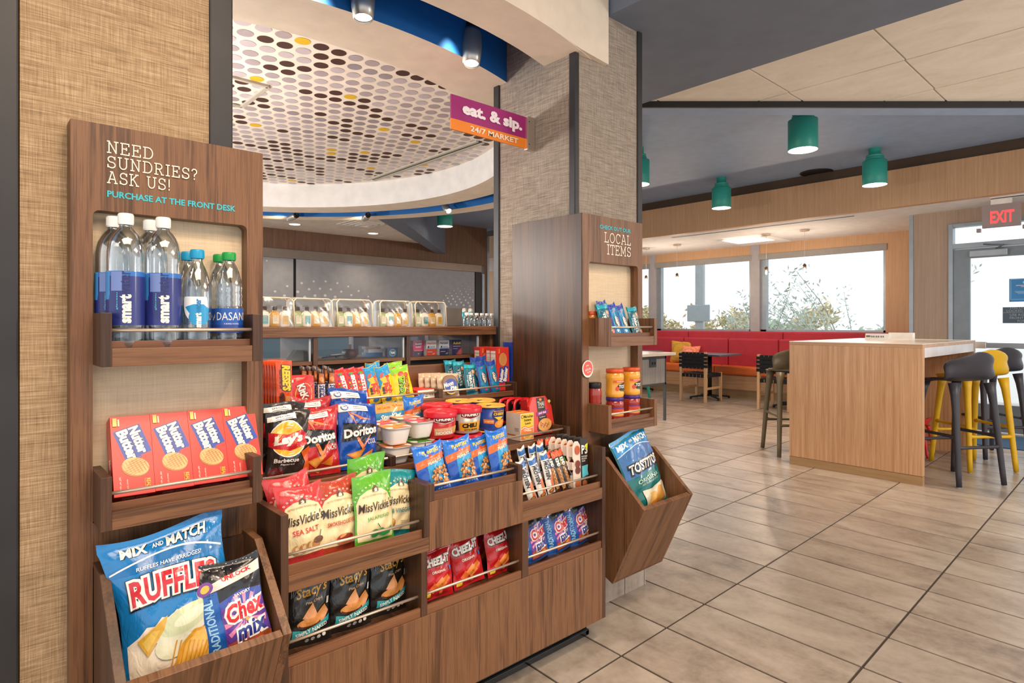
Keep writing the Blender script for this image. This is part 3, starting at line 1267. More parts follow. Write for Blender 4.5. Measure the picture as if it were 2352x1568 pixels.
D1 = display(.186, 'sundries_display', 'walnut display column at left with header NEED SUNDRIES? ASK US!', False)
D2 = display(1.929, 'local_items_display', 'walnut display column on the centre pillar with header LOCAL ITEMS', True)
del D1['group'], D2['group']
lw = paint('lettering_white', '#efe2d2', .5)
lt = paint('lettering_turquoise', '#39b6c4', .5)
g = G()
xl = XonY(246, 1.69) - .186
for s, py, pe in (('NEED', 349.5, 351.5), ('SUNDRIES?', 384, 452.5), ('ASK US!', 419, 391)):
    z = ZonY(246, py, 1.69)
    slab(g, s, xl, z, .0262, -.0012, lw, fit=XonY(pe, 1.69) - .186 - xl, gap=.2)
g.out('lettering', D1, fix=False)
x1 = XonY(541, 1.69) - .186
vs, fs = text_geo('PURCHASE AT THE FRONT DESK', .03, 0)
g = G()
zt = ZonY(246, 452, 1.69)
for x, y in vs:
    g.v.append(Vector((xl + x * (x1 - xl), -.0012, zt + y * .0155)))
for f in fs:
    g.face(f, lt)
g.out('lettering', D1, fix=False)['label'] = 'turquoise line PURCHASE AT THE FRONT DESK'
g = G()
xr = XonY(1448, 1.69) - 1.929
for s, py, pe in (('LOCAL', 563.5, 1388), ('ITEMS', 589.5, 1394)):
    slab(g, s, xr, ZonY(1448, py, 1.69), .0405, -.0012, lw, right=True, sw=.1, gap=.14, fit=xr - XonY(pe, 1.69) + 1.929)
g.out('lettering', D2, fix=False)
vs, fs = text_geo('CHECK OUT OUR', .03, 0)
g = G()
xa = XonY(1377, 1.69) - 1.929
zt = ZonY(1448, 536, 1.69)
for x, y in vs:
    g.v.append(Vector((xa + x * (xr - xa), -.0012, zt + y * .0175)))
for f in fs:
    g.face(f, lt)
g.out('lettering', D2, fix=False)['label'] = 'turquoise line CHECK OUT OUR'
# round tag
g = G()
k = [(.034 * math.cos(a / 24 * 2 * PI), .036 * math.sin(a / 24 * 2 * PI)) for a in range(24)]
g.prism(k, 'y', -.002, 0, pwhite)
g.prism([(x * .84, z * .84 + .002) for x, z in k], 'y', -.003, -.002, pm('#e0564a'))
tg = g.out('shelf_tag', loc=(1.955, 1.684, 1.06))
tag(tg, "round red and white tag reading I'M LOCAL stuck to the display edge", 'tag')
S = lambda u, v, o: Vector(((u - .5) * .06, -.003 - o, (v - .5) * .06))
printed([T_("I'M", .42, .72, .25, .14, '#f6ece4', 12), T_('LOCAL', .5, .48, .62, .16, '#f6ece4', 12), T_('TRY ME', .56, .27, .4, .1, '#f6ece4', 12)], S, 1, .06, tg, flat=True)

# ---- stepped snack unit
GU = empty('snack_display_unit', (0.598, 1.524, 0))
GX0, GY0 = .598, 1.524


def gb(name, x0, x1, y0, y1, z0, z1, m, bev=.001, par=None):
    return G().box(x0 - GX0, x1 - GX0, y0 - GY0, y1 - GY0, z0, z1, m).out(name, par or GU, bev=bev)


GX1 = 1.877
BX = [(.598, .618, 1.029), (1.029, 1.040, 1.4445), (1.4445, 1.459, 1.857)]
DIV = [(.598, .618), (1.0185, 1.040), (1.430, 1.459), (1.857, 1.877)]
gb('plinth_panel', .618, 1.857, GY0, GY0 + .018, .10, .376, wal_z)
gb('toe_kick', .65, 1.876, 1.62, 1.64, 0, .10, blackg)
gb('plinth_base', .65, 1.86, 1.64, 2.6, 0, .10, blackp)
g = G()
g.box(.07, 1.28, .085, .095, 0, .022, blackg)
g.cyl((1.27, .085, .011), (1.27, .12, .011), .011, blackg)
g.out('base_skirting', GU, bev=.002)
# side profiles
endp = [(0, .10), (0, .767), (.188, .767), (.188, .824), (.512, .824), (.512, .985), (.76, .985), (.76, 1.197), (1.1, 1.197), (1.1, .10)]
for x0, x1 in (DIV[0], DIV[3]):
    G().prism(endp, 'x', x0 - GX0, x1 - GX0, wald_z).out('end_panel', GU, bev=.001)
mid = [(0.0006, .376), (.0006, .568), (.19, .568), (.19, .376)]
for x0, x1 in DIV[1:3]:
    G().prism(mid, 'x', x0 - GX0, x1 - GX0, wald_z).out('divider', GU, bev=.001)
# level A
gb('shelf', .618, 1.857, GY0 + .018, 1.80, .366, .378, wald_y)
gb('back_panel', .618, 1.857, 1.80, 1.81, .37, .60, wald_z)
gb('level_divider_board', .618, 1.857, GY0 + .02, 1.80, .568, .586, wald_y)
for (a, b) in ((.618, 1.0185), (1.040, 1.430), (1.459, 1.857)):
    gb('front_lip', a, b, GY0 + .004, GY0 + .014, .376, .402, wald_x)
    g = G()
    rail(g, a - GX0, b - GX0, .02, .4315)
    g.out('rail', GU)
# level B
gb('fascia', .618, 1.0463, GY0, GY0 + .018, .568, .609, wal_x)
gb('fascia', 1.0467, 1.432, GY0 - .001, GY0 + .018, .568, .7135, wal_z)
gb('fascia', 1.4324, 1.857, GY0, GY0 + .018, .568, .611, wal_x)
for a, b, z in ((.618, 1.0275, .60), (1.0467, 1.432, .705), (1.4324, 1.857, .60)):
    gb('shelf', a, b, GY0 + .018, 1.73, z - .012, z, wald_y)
    gb('front_lip', a + (.019 if z > .7 else 0), b - (.0215 if z > .7 else 0), GY0 + .010, GY0 + .018, z, z + .033, wald_x)
    g = G()
    zr = .656 if z < .7 else .7525
    rail(g, a - GX0 + .002, b - GX0 - .002, .024, zr)
    g.out('rail', GU)
for x0, x1, z0 in ((1.0277, 1.0463, .6095), (1.0469, 1.0656, .7137), (1.4105, 1.432, .7137)):
    G().box(x0 - GX0, x1 - GX0, 0.0002, .205, z0, .766, wald_z).out('side_board', GU, bev=.001)
gb('riser', .618, 1.857, 1.73, 1.742, .60, .77, wald_z)
# level C
CY = 1.712
gb('shelf', .618, 1.857, CY + .012, 2.04, .768, .785, wald_y)
gb('fascia', .618, 1.857, CY, CY + .014, .769, .790, wald_x)
g = G()
rail(g, .02, 1.277 - .02, CY - GY0 + .02, .8145)
g.out('rail', GU)
gb('side_board', 1.026, 1.0455, CY, 2.03, .79, .823, wald_z)
gb('riser', .618, 1.857, 2.045, 2.06, .785, .93, wald_z)
# level D
DY = 2.036
gb('shelf', .618, 1.857, DY + .012, 2.30, .925, .942, wald_y)
gb('fascia', .618, 1.857, DY, DY + .014, .926, .947, wald_x)
for a, b in ((.62, 1.03), (1.03, 1.45), (1.45, 1.857)):
    g = G()
    rail(g, a - GX0, b - GX0, DY - GY0 + .02, .9705)
    g.out('rail', GU)
for a, b in ((1.0146, 1.0366), (1.446, 1.467)):
    gb('side_board', a, b, DY, 2.2, .947, .983, wald_z)
gb('back_board', 1.04, 1.857, 2.20, 2.215, .94, 1.072, wald_x)
# level E : bays with acrylic fronts under the counter top
EY = 2.28
for a, b in ((.598, .60), (1.0175, 1.0365), (1.440, 1.460)):
    gb('divider', a, b, EY - .01, 2.60, .94, 1.197, wald_z)
for k, (a, b) in enumerate(((.618, 1.0175), (1.0365, 1.440), (1.460, 1.857))):
    gb('bay_shelf', a, b, EY, 2.60, 1.088, 1.103, wal_x)
    ac = gb('acrylic_front', a + .004, b - .004, EY + .004, EY + .008, 1.103, 1.192, acryl, 0)
    gb('edge', b - .012, b - .006, EY + .0, EY + .01, 1.103, 1.190, pm('#c9d4dc'), 0, ac)
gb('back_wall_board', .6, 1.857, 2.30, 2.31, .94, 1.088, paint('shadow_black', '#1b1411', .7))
G().box(-.03, 1.52, .735, 1.10, 1.197, 1.2365, wal_x).out('counter_top', GU, bev=.002)
G().box(1.34, 1.38, .77, 1.06, .10, 1.197, wal_z).out('counter_post', GU, bev=.002)
G().box(1.28, 1.34, .80, .82, .10, 1.197, wald_z).out('counter_side', GU)
tag(GU, 'stepped walnut snack counter between the two pillars', 'counter')

# ---- hanging blade sign
sx0, sx1, sz0, sz1, sy = XonY(1035, 2.0), XonY(1208, 2.0), 2.04, 2.182, 2.0
W = sx1 - sx0
H_ = sz1 - sz0
t = empty('blade_sign', (sx1, sy, sz0))
b = G().box(-W, 0, -.004, .004, 0, H_ * .31, pm('#f0861c')).box(-W, 0, -.004, .004, H_ * .31, H_, pm('#9c1f6e')).out('board', t)
S = lambda u, v, o: Vector((-W + u * W, -.004 - o, v * H_))
printed([T_('eat. & sip.', .53, .215, .80, .15, '#f4e6ea', 0, .05), T_('24/7 MARKET', .55, .052, .64, .055, '#f7e9d9', 0, .02)], S, H_ / W, W, b, flat=True, off=.003)
g = G().box(0, XonY(1224, 2.0) - sx1, -.012, .012, -.004, H_ + .004, paint('satin_bracket', '#c9bdb0', .3, .8))
for z in (.02, H_ - .02):
    g.cyl((.008, -.0125, z), (.008, -.015, z), .0025, blackp, seg=8)
g.out('mounting_bracket', t, bev=.001)
tag(t, "purple and orange blade sign 'eat. & sip. 24/7 MARKET' on the centre pillar", 'sign')

# ---- track spotlights in the blue slot
def track(loc, aim, label, s=1.0, power=18, long=.0):
    t = empty('track_spotlight', loc)
    d = (Vector(aim) - Vector(loc)).normalized()
    q = d.to_track_quat('-Z', 'Y').to_matrix().to_4x4()
    prof = [(.0, .065), (.030, .065), (.033, .05), (.036, .0), (.034, -.03), (.029, -.065), (.026, -.066)]
    G().lathe([(r * s, z * s) for r, z in prof], steel, 24, T=q).out('lamp_head', t)
    G().lathe([(0, .066 * s), (.028 * s, .066 * s), (.028 * s, .088 * s), (0, .088 * s)], blackp, 24, T=q, sm=False).out('heat_sink', t)
    G().lathe([(0, -.058 * s), (.027 * s, -.058 * s)], lampw, 20, T=q).out('lens', t, fix=False)
    top = q @ Vector((0, 0, .088 * s))
    G().tube([top, top + Vector((0, 0, .03 * s)), Vector((0, 0, 2.6 - loc[2]))], .008, blackp, 8).out('stem', t)
    tag(t, label, 'spotlight', 'brushed metal track spotlights in the blue slot')
    p = Vector(loc) + d * .09
    spot('track_beam', p, aim, power, WARM, 70, .7, .025)


track((1.665, 2.10, 2.46), (1.42, 1.85, .9), 'brushed steel track spotlight just above the blade sign', 1.25, 26)
track((1.11, 2.05, 2.46), (1.05, 1.85, .7), 'brushed steel track spotlight cut by the top edge of the picture', 1.25, 26)
track((2.62, 6.37, 2.38), (2.0, 9.4, 1.9), 'small track spotlight at far left of the ring, nearest the sundries display', 1.0, 18)
track((3.2, 5.84, 2.38), (4.0, 9.4, 1.9), 'small track spotlight in the middle of the far ring slot', 1.0, 18)
track((3.60, 4.94, 2.40), (3.2, 3.0, 1.0), 'small track spotlight at the right end of the far ring, by the teal downlight', 1.0, 14)
spot('track_beam', (2.0, 2.0, 2.45), (2.1, 1.2, .6), 8, WARM, 70)
for x_ in (.95, 1.55):
    spot('track_beam', (x_, 2.03, 2.5), (x_ + .02, 2.37, 1.25), 26, WARM, 62, .8)
spot('entry_downlight', (.5, .2, 3.05), (.42, 1.7, 1.0), 50, WARM, 60, .8, .06)
spot('entry_downlight', (1.5, .1, 3.05), (1.3, 1.55, .7), 75, WARM, 62, .8, .06)
spot('entry_downlight', (2.75, .2, 2.63), (2.3, 1.66, .7), 26, WARM, 60, .8, .06)

# ---- teal cylinder downlights
tl0 = empty('cylinder_downlight')
G().lathe([(.118, .0), (.12, .002), (.12, .26), (.10, .27), (.0, .27)], tealp, 32).out('housing', tl0)
G().lathe([(0, .012), (.104, .012), (.112, .004), (.118, 0)], lampw, 28).out('lens', tl0, fix=False)
g = G()
g.lathe([(.075, .27), (.09, .28), (.09, .295), (.07, .30), (.085, .31), (.085, .325), (.06, .33), (.06, .40)], tealp, 28)
g.out('mounting_collar', tl0)
K = Kit(tl0)
for px, py, lab in ((1844, 345, 'dark teal cylinder downlight nearest the camera, its top hidden by the bulkhead'),
                    (1657, 478, 'teal cylinder downlight at left of the row, above the banquette'),
                    (2009, 425, 'teal cylinder downlight at right of the row, nearest the exit door'),
                    (1466, 424, 'teal cylinder downlight half hidden behind the centre pillar'),
                    (1022, 520, 'teal cylinder downlight seen under the far ring beside the grey beam')):
    x, y = onZ(px, py, 2.76)
    K((x, y, 2.76), label=lab, cat='ceiling light', group='teal cylinder downlights')
    spot('downlight_beam', (x, y, 2.745), (x, y, 0), 150, (1, .74, .5), 82, .9, .08)
# recessed downlights and air diffuser in the office ceiling
rd = G()
rd.lathe([(.075, -.001), (.095, -.006), (.10, 0)], pwhite, 28)
r0 = rd.out('recessed_downlight')
G().lathe([(0, -.002), (.078, -.002)], lampw, 24).out('lens', r0, fix=False)
K = Kit(r0)
for px, py, lab in ((677, 515, 'round recessed downlight in the cream tiles nearest the sundries display'), (857, 536, 'round recessed downlight in the cream tiles by the grey beam')):
    x, y = onZ(px, py, 2.724)
    K((x, y, 2.724), label=lab, cat='ceiling light', group='recessed downlights')
    spot('downlight_beam', (x, y, 2.71), (x, y + .3, 0), 40, WARM, 100, .8, .08)
x, y = onZ(835, 514, 2.72)
g = G()
for i in range(4):
    a = .28 - i * .065
    for s_ in (-1, 1):
        g.box(-a, a, s_ * a - .012, s_ * a + .012, -.012 - i * .008, -i * .004, pwhite)
        g.box(s_ * a - .012, s_ * a + .012, -a, a, -.012 - i * .008, -i * .004, pwhite)
tag(g.out('air_diffuser', loc=(x, y, 2.722)), 'square white air diffuser in the cream tiled ceiling', 'air vent')
# round speaker in the slate ceiling
x, y = onZ(1875, 396, 3.155)
g = G()
g.lathe([(0, -.004), (.16, -.004), (.185, -.012), (.19, 0)], blackp, 32)
tag(g.out('ceiling_speaker', loc=(x, y, 3.158)), 'flat round dark ceiling speaker between two teal downlights', 'speaker')

# ---- glass pendants over the banquette
pd = empty('pendant_lamp')
G().lathe([(0, 0), (.065, 0), (.065, -.022), (.06, -.025), (0, -.025)], nickel, 24).out('canopy', pd)
G().cyl((0, 0, -.02), (0, 0, -.50), .002, paint('pendant_cord', '#cfcac2', .5), seg=6).out('cord', pd)
G().lathe([(0, -.49), (.008, -.49), (.02, -.505), (.024, -.51), (.024, -.555), (.0, -.555)], paint('bronze_socket', '#6d5a45', .35, .8), 16).out('socket', pd)
G().lathe([(0, -.555), (.012, -.56), (.016, -.585), (.010, -.61), (0, -.615)], lampo, 12).out('bulb', pd)
G().lathe([(.038, -.53), (.040, -.60), (.040, -.64)], glass, 20).out('glass_shade', pd)
K = Kit(pd)
for px, py, lab in ((1484, 569, 'glass pendant lamp at far left, beside the local items display'), (1555, 561, 'second glass pendant lamp from the left, before the left dining window'),
                    (1760, 537, 'bright glass pendant lamp before the mullion between the dining windows'), (1848, 527, 'rightmost glass pendant lamp, before the wide dining window')):
    x, y = onZ(px, py, ZL)
    K((x, y, ZL), label=lab, cat='pendant lamp', group='glass pendant lamps over the banquette')
    bulb('pendant_glow', (x, y, ZL - .66), 14, (1, .8, .6), .03)

# ---- banquette
BQ = empty('banquette', (9.72, 5.5, 0))


def bq(name, x0, x1, y0, y1, z0, z1, m, bev=.0, par=None):
    g = G().box(x0 - 9.72, x1 - 9.72, y0 - 5.5, y1 - 5.5, z0, z1, m)
    return g.out(name, par or BQ, bev=bev)


bq('base_panel', 9.70, 10.0, 2.45, 9.2, .14, .375, oak_x)
bq('kick_panel', 9.74, 10.0, 2.45, 9.2, 0, .14, base_w)
sj = [2.45, YonX(1790, 9.70), YonX(1641, 9.70), YonX(1532, 9.70) + .9, 9.2]
for a, b in zip(sj, sj[1:]):
    bq('seat_cushion', 9.68, 10.08, a + .004, b - .004, .378, .525, org_up, .03)
bj = [2.45, YonX(1786.5, 9.95), YonX(1670.9, 9.95), YonX(1568.8, 9.95), YonX(1568.8, 9.95) + 1.0, 9.2]
for a, b in zip(bj, bj[1:]):
    bq('back_cushion', 9.96, 10.10, a + .004, b - .004, .50, .995, red_up, .03)
lj = [2.45, YonX(1800, 10.1), YonX(1582.8, 10.1), 9.2]
for a, b in zip(lj, lj[1:]):
    bq('head_bolster', 10.06, 10.185, a + .003, b - .003, .90, 1.118, red_up, .025)
tag(BQ, 'long banquette with red back and orange seat under the windows', 'banquette')


def pillow(name, lab, loc, rot, w, h, col1, col2, pat):
    m, nt, b = newmat(name + '_fabric')
    v = coords(nt, (1, 1, 1))
    wv = N(nt, 'ShaderNodeTexVoronoi')
    wv.inputs['Scale'].default_value = pat
    wv.inputs['Randomness'].default_value = .25
    nt.links.new(v, wv.inputs['Vector'])
    nt.links.new(ramp(nt, wv.outputs['Distance'], [(.32, col2), (.42, col1)]), b.inputs['Base Color'])
    b.inputs['Roughness'].default_value = .9
    g = G()

    def fn(u, v, s):
        x, y = (u - .5) * 2, (v - .5) * 2
        k = 1 + .12 * (abs(x * y)) - .05
        p = max(0, (1 - x * x) * (1 - y * y)) ** .42
        return (s * p * .07, x * w / 2 * k, (y * h / 2) * k + h / 2)
    g.grid(lambda u, v: fn(u, v, 1), 14, 14, m)
    g.grid(lambda u, v: fn(u, v, -1), 14, 14, m)
    o = g.out(name, loc=loc)
    o.rotation_euler = rot
    return tag(o, lab, 'cushion')


yp = YonX(1563, 9.9)
pillow('throw_pillow', 'mustard patterned throw pillow leaning on the red banquette', (9.90, yp, .535), (0, R(12), R(5)), .42, .40, '#d3a03a', '#9a7a34', 38)
yp2 = YonX(1568, 9.75)
pillow('throw_pillow', 'coral zigzag throw pillow in front of the mustard one', (9.78, yp2 - .08, .53), (0, R(22), R(-4)), .36, .33, '#f07a5a', '#f6c9b0', 60)


# ---- dining tables
def dtable(x, y, lab):
    t = empty('dining_table', (x, y, 0))
    G().box(-.36, .36, -.37, .37, .722, .75, darktop).out('table_top', t, bev=.003)
    G().cyl((0, 0, .05), (0, 0, .722), .033, blackp, seg=16).out('pedestal', t)
    G().box(-.13, .13, -.02, .02, .70, .722, blackp).out('support_plate', t)
    for k in range(4):
        a = R(45 + 90 * k + 8)
        c, s = math.cos(a), math.sin(a)
        G().tube([(0, 0, .055), (c * .2, s * .2, .045), (c * .34, s * .34, .03)], [.028, .026, .022], blackp, 8, .6).cyl((c * .33, s * .33, 0), (c * .33, s * .33, .02), .018, blackp, seg=10).out('foot', t)
    return tag(t, lab, 'table', 'dining tables by the banquette')


dtable(9.3, 5.33, 'dark topped pedestal dining table in the middle of the banquette')
dtable(9.28, 3.92, 'dark topped pedestal dining table partly hidden by the olive stool')
xt, yt = 9.3, 6.85
dtable(xt, yt, 'dark topped dining table furthest left, behind the host table')


# ---- woven chairs (face +X)
def chair():
    t = empty('woven_chair')
    for sy in (-1, 1):
        y = sy * .215
        # back leg and post in one
        g = G()
        g.prism([(-.005, 0), (.035, 0), (.055, .43), (.045, .80), (.005, .80), (.0, .43)], 'y', y - .02, y + .02, beech)
        g.out('leg', t, bev=.004)
        g = G()
        g.prism([(.485, 0), (.515, 0), (.525, .46), (.475, .46)], 'y', y - .02, y + .02, beech)
        g.out('leg', t, bev=.004)
        G().box(.05, .50, y - .012, y + .012, .20, .235, beech).out('stretcher', t, bev=.003)
        G().box(.04, .51, y - .014, y + .014, .405, .44, beech).out('seat_rail', t, bev=.003)
    for x in (.03, .49):
        G().box(x - .014, x + .014, -.215, .215, .405, .44, beech).out('seat_rail', t, bev=.003)
    for z in (.55, .77):
        G().box(.012, .034, -.2, .2, z - .015, z + .015, beech).out('back_rail', t, bev=.003)
    for i in range(6):
        y = -.165 + i * .066
        G().box(.003, .008, y - .027, y + .027, .53, .79, webm).box(.038, .043, y - .027, y + .027, .53, .79, webm).box(.003, .043, y - .027, y + .027, .788, .793, webm).out('back_strap', t)
        G().box(.01, .51, y - .027, y + .027, .442, .448, webm).box(.505, .512, y - .027, y + .027, .395, .447, webm).box(.008, .014, y - .027, y + .027, .395, .447, webm).out('seat_strap', t)
    for i in range(4):
        z = .575 + i * .058
        G().box(-.002, .003, -.237, .237, z - .023, z + .023, webm).box(-.002, .05, -.242, -.237, z - .023, z + .023, webm).box(-.002, .05, .237, .242, z - .023, z + .023, webm).out('back_strap', t)
    for i in range(6):
        x = .075 + i * .073
        G().box(x - .029, x + .029, -.235, .235, .449, .453, webm).box(x - .029, x + .029, -.24, -.234, .395, .452, webm).box(x - .029, x + .029, .234, .24, .395, .452, webm).out('seat_strap', t)
    return t


K = Kit(chair())
K((8.68, 5.28, 0), (0, 0, R(1)), 'black strap woven chair with beech legs at the middle dining table', 'chair', 'woven strap chairs')
K((8.63, 3.955, 0), (0, 0, R(2)), 'black strap woven chair with beech legs behind the olive bar stool', 'chair', 'woven strap chairs')
K((8.66, 6.95, 0), (0, 0, R(0)), 'black strap woven chair mostly hidden by the white topped host table', 'chair', 'woven strap chairs')

# ---- host table (white top, grey panel with outlet) and teal stool behind
t = empty('host_table', (6.3, 4.51, 0))
G().box(-1.0, .62, -.06, .62, .84, .875, topw).out('table_top', t, bev=.002)
G().box(-.95, .455, .0, .02, .49, .80, grw_z).out('apron_panel', t)
sg = paint('steel_frame_grey', '#5d646b', .4, .3)
g = G()
g.box(-.95, .48, -.004, .024, .80, .84, sg)
g.box(-.95, .48, -.004, .024, .465, .49, sg)
g.out('frame_rail', t)
for x, y in ((.455, -.004), (.455, .54), (-.95, -.004), (-.95, .54)):
    G().box(x, x + .028, y, y + .028, 0, .84, sg).out('leg', t)
ox = XonY(1500, 4.50) - 6.3
oz = ZonY(1500, 834, 4.5)
ob = G().box(ox - .07, ox + .06, -.02, 0, oz - .05, oz + .055, paint('outlet_grey', '#4e5a60', .4)).out('outlet_cover', t, bev=.003)
g = G()
for k in (-1, 1):
    g.box(ox + k * .025 - .012, ox + k * .025 + .012, -.023, -.02, oz - .015, oz + .015, blackp)
g.out('outlet', ob)
tag(t, 'white topped high host table with grey wood apron and outlet', 'table')
t = empty('teal_stool', (7.35, 5.45, 0))
for k, (a, b) in enumerate(((-.15, -.15), (.15, -.15), (.15, .15), (-.15, .15))):
    G().tube([(a * 1.25, b * 1.25, 0), (a * .8, b * .8, .62)], [.02, .026], tealp, 8).out('leg', t)
G().lathe([(0, .62), (.16, .62), (.17, .635), (.15, .65), (0, .64)], tealp, 20).out('seat', t)
tag(t, 'teal stool whose legs show under the host table', 'stool')


# ---- moulded bar stools (front +Y)
def stool(mat, name):
    t = empty(name)
    prof = [(.20, .775, .15), (.19, .79, .18), (.10, .797, .205), (0, .793, .215), (-.09, .797, .22), (-.15, .82, .222), (-.185, .865, .225), (-.205, .92, .225), (-.218, .965, .219), (-.226, 1.0, .203), (-.23, 1.02, .175), (-.232, 1.03, .13)]

    def fn(u, v):
        x = v * (len(prof) - 1)
        i = min(int(x), len(prof) - 2)
        f = x - i
        y, z, w = [prof[i][k] * (1 - f) + prof[i + 1][k] * f for k in range(3)]
        s = (u - .5) * 2
        back = max(0, min(1, (v - .4) / .25))
        side = abs(s) ** 2.6
        yy = y + back * .10 * side * (1 - .35 * max(0, v - .7) / .3)
        zz = z + (1 - back) * (.012 * side if v > .25 else -.01 * side)
        zz -= .05 * side * max(0, (v - .5) / .5)
        return Vector((s * w, yy, zz))
    g = G()
    g.grid(fn, 16, 30, mat)
    o = g.out('seat_shell', t)
    md = o.modifiers.new('solid', 'SOLIDIFY')
    md.thickness = .016
    md.offset = -1
    tops = [(-.16, -.14), (.16, -.14), (-.15, .14), (.15, .14)]
    feet = [(-.20, -.225), (.20, -.225), (-.20, .225), (.20, .225)]
    legs = []
    for (a, b), (c, d) in zip(tops, feet):
        pts = []
        for k in range(9):
            f = k / 8
            s = f ** .85
            pts.append((a + (c - a) * s, b + (d - b) * s, .80 - .80 * f - (0.012 if k == 0 else 0)))
        pts[-1] = (c, d, .006)
        G().tube(pts, [.040, .030, .025, .024, .023, .022, .021, .020, .019], mat, 12).out('leg', t)
        G().cyl((c, d, 0), (c, d, .007), .012, paint('glide', '#bfbab2', .4), seg=10).out('glide', t)
        legs.append(pts)
    for i, j, z in ((0, 1, .30), (2, 3, .30), (0, 2, .38), (1, 3, .38)):
        k = 1 - z / .80
        s = k ** .85
        p = [tops[n][q] + (feet[n][q] - tops[n][q]) * s for n in (i, j) for q in (0, 1)]
        A_, B_ = Vector((p[0], p[1], z)), Vector((p[2], p[3], z))
        m_ = (A_ + B_) / 2
        G().tube([A_, A_ + (B_ - A_) * .12 - Vector((0, 0, .004)), m_ - Vector((0, 0, .004)), B_ - (B_ - A_) * .12 - Vector((0, 0, .004)), B_],
                 [.022, .014, .012, .014, .022], mat, 8).out('stretcher', t)
    return t


def setst(t, x, y, az, lab):
    t.location = (x, y, 0)
    t.rotation_euler = (0, 0, R(az - 90))
    tag(t, lab, 'bar stool', 'moulded bar stools at the communal table')


setst(stool(plastic_dk, 'bar_stool'), 5.925, 1.23, 57, 'charcoal moulded bar stool in front, nearest on the right side of the communal table')
setst(stool(plastic_y, 'bar_stool'), 6.56, 1.247, 50, 'yellow moulded bar stool between two charcoal ones')
setst(stool(plastic_dk, 'bar_stool'), 7.256, 1.25, 47, 'charcoal moulded bar stool behind the yellow one, by the exit door')
setst(stool(plastic_o, 'bar_stool'), 5.965, 2.55, 44, 'olive brown moulded bar stool at the left side of the communal table')
t = stool(plastic_r, 'bar_stool')
t.scale = (.55, .55, .36)
t.location = (6.75, 1.72, 0)
tag(t, 'low red stool tucked under the communal table, seen between stool legs', 'stool')

# ---- communal table
IX0, IX1, IY0, IY1 = 5.478, 7.24, 1.349, 2.363
t = empty('communal_table', (IX0, (IY0 + IY1) / 2, 0))
hy = (IY1 - IY0) / 2
G().box(0, .055, -hy, hy, .075, 1.062, oak_z).out('end_panel', t, bev=.001)
G().box(.003, .05, -hy, hy, 0.0, .072, base_w).out('base_plinth', t, bev=.001)
G().box(1.70, 1.762, -hy, hy, 0, 1.062, oak_z).out('end_panel', t, bev=.001)
G().box(.055, 1.70, -.03, .03, .0, 1.06, oak_z).out('centre_panel', t)
G().box(.0, 1.762, -hy, hy, 1.0625, 1.088, oak_x).out('table_edge', t)
G().box(-.001, 1.763, -hy - .001, hy + .001, 1.0885, 1.094, topw).out('table_top', t, bev=.001)
G().box(.055, 1.70, -hy + .002, -hy + .03, .985, 1.062, paint('pale_apron', '#d9d6da', .3)).out('apron', t)
tag(t, 'tall wood communal table with white top and bar stools around it', 'table')
# power boxes
for k, (px, py, w, lab) in enumerate(((2013, 780, .36, 'white desktop power box with three outlets on the communal table'), (2067, 778, .30, 'plain white power box seen from behind on the communal table'))):
    x, y = onZ(px, py, 1.094)
    x = min(x, 6.75) if k == 0 else 6.95
    y = YonX(px, x)
    w = (YonX(px - 27, x) - YonX(px + 27, x)) if k == 0 else (YonX(2038, x) - YonX(2094, x))
    h_ = ZonX(px, 766 if k == 0 else 764, x) - 1.094
    b = G().prism([(0, 0), (.09, 0), (.09, h_), (.02, h_)], 'y', -w / 2, w / 2, pwhite).out('power_box', loc=(x, y, 1.094))
    if k == 0:
        g = G()
        for q in range(4):
            yy = w / 2 - w * (.14 + .2 * q)
            if q == 0:
                g.box(-.001, .012, yy - .016, yy + .016, h_ * .45, h_ * .7, pm('#55504c'))
            else:
                g.box(-.001, .006, yy - .012, yy - .006, h_ * .4, h_ * .65, pm('#55504c')).box(-.001, .006, yy + .006, yy + .012, h_ * .4, h_ * .65, pm('#55504c'))
        g.out('outlet', b)
    tag(b, lab, 'power outlet')

# ================================================================ PRODUCTS
def sstep(x):
    x = max(0., min(1., x))
    return x * x * (3 - 2 * x)


def pouch(name, w, h, d, base, art, seed=1, sl=.06, sq=.05, wr=1.0, nu=22, nv=30, flare=0., taper=.0):
    def S(u, v, off, side=-1):
        g = (v - sl) / (1 - 2 * sl)
        gi = max(0., min(1., g))
        bz = math.sin(PI * gi) ** .5 if 0 < g < 1 else 0
        bu = max(0., math.sin(PI * max(0., min(1., u)))) ** .7
        p = d / 2 * bz * bu
        x = (u - .5) * w * (1 - sq * bz) * (1 - taper * (1 - v))
        x += w * .012 * wr * math.sin(v * 9 + seed) * abs(2 * u - 1)
        ed = math.exp(-max(0, gi) * 8) + math.exp(-max(0, 1 - gi) * 8)
        r = wr * d * (.085 * math.sin(u * 21 + seed * 1.7 + v * 5) * ed + .055 * math.sin(u * 15 - v * 23 + seed * 3) * (1 - bu * .5) + .05 * math.sin(u * 9 + v * 14 + seed) * math.sin(v * 11 - u * 6 + seed * 2.3))
        r *= bu * min(1, bz * 1.3)
        bend = .004 * math.sin(u * 5.5 + seed) * (1 - bz) * wr + flare * sstep((v - .8) / .2) * (u - .5)
        zt_ = v * h + (.022 * h * wr * math.sin(u * 4.2 + seed * 1.3) * sstep((v - .7) / .3)) - .022 * h * math.sin(PI * u) * sstep((v - .85) / .15) * (wr > .7)
        return Vector((x, side * (p + r) + bend + side * off, zt_))
    g = G()
    g.grid(lambda u, v: S(u, v, .0003), nu, nv, base)
    g.grid(lambda u, v: S(u, v, .0003, 1), nu, nv, base)
    o = g.out(name, fix=False)
    if art:
        pr = printed(art, S, h / w, w, o, off=.0009, step=.007, film=True)
    return o


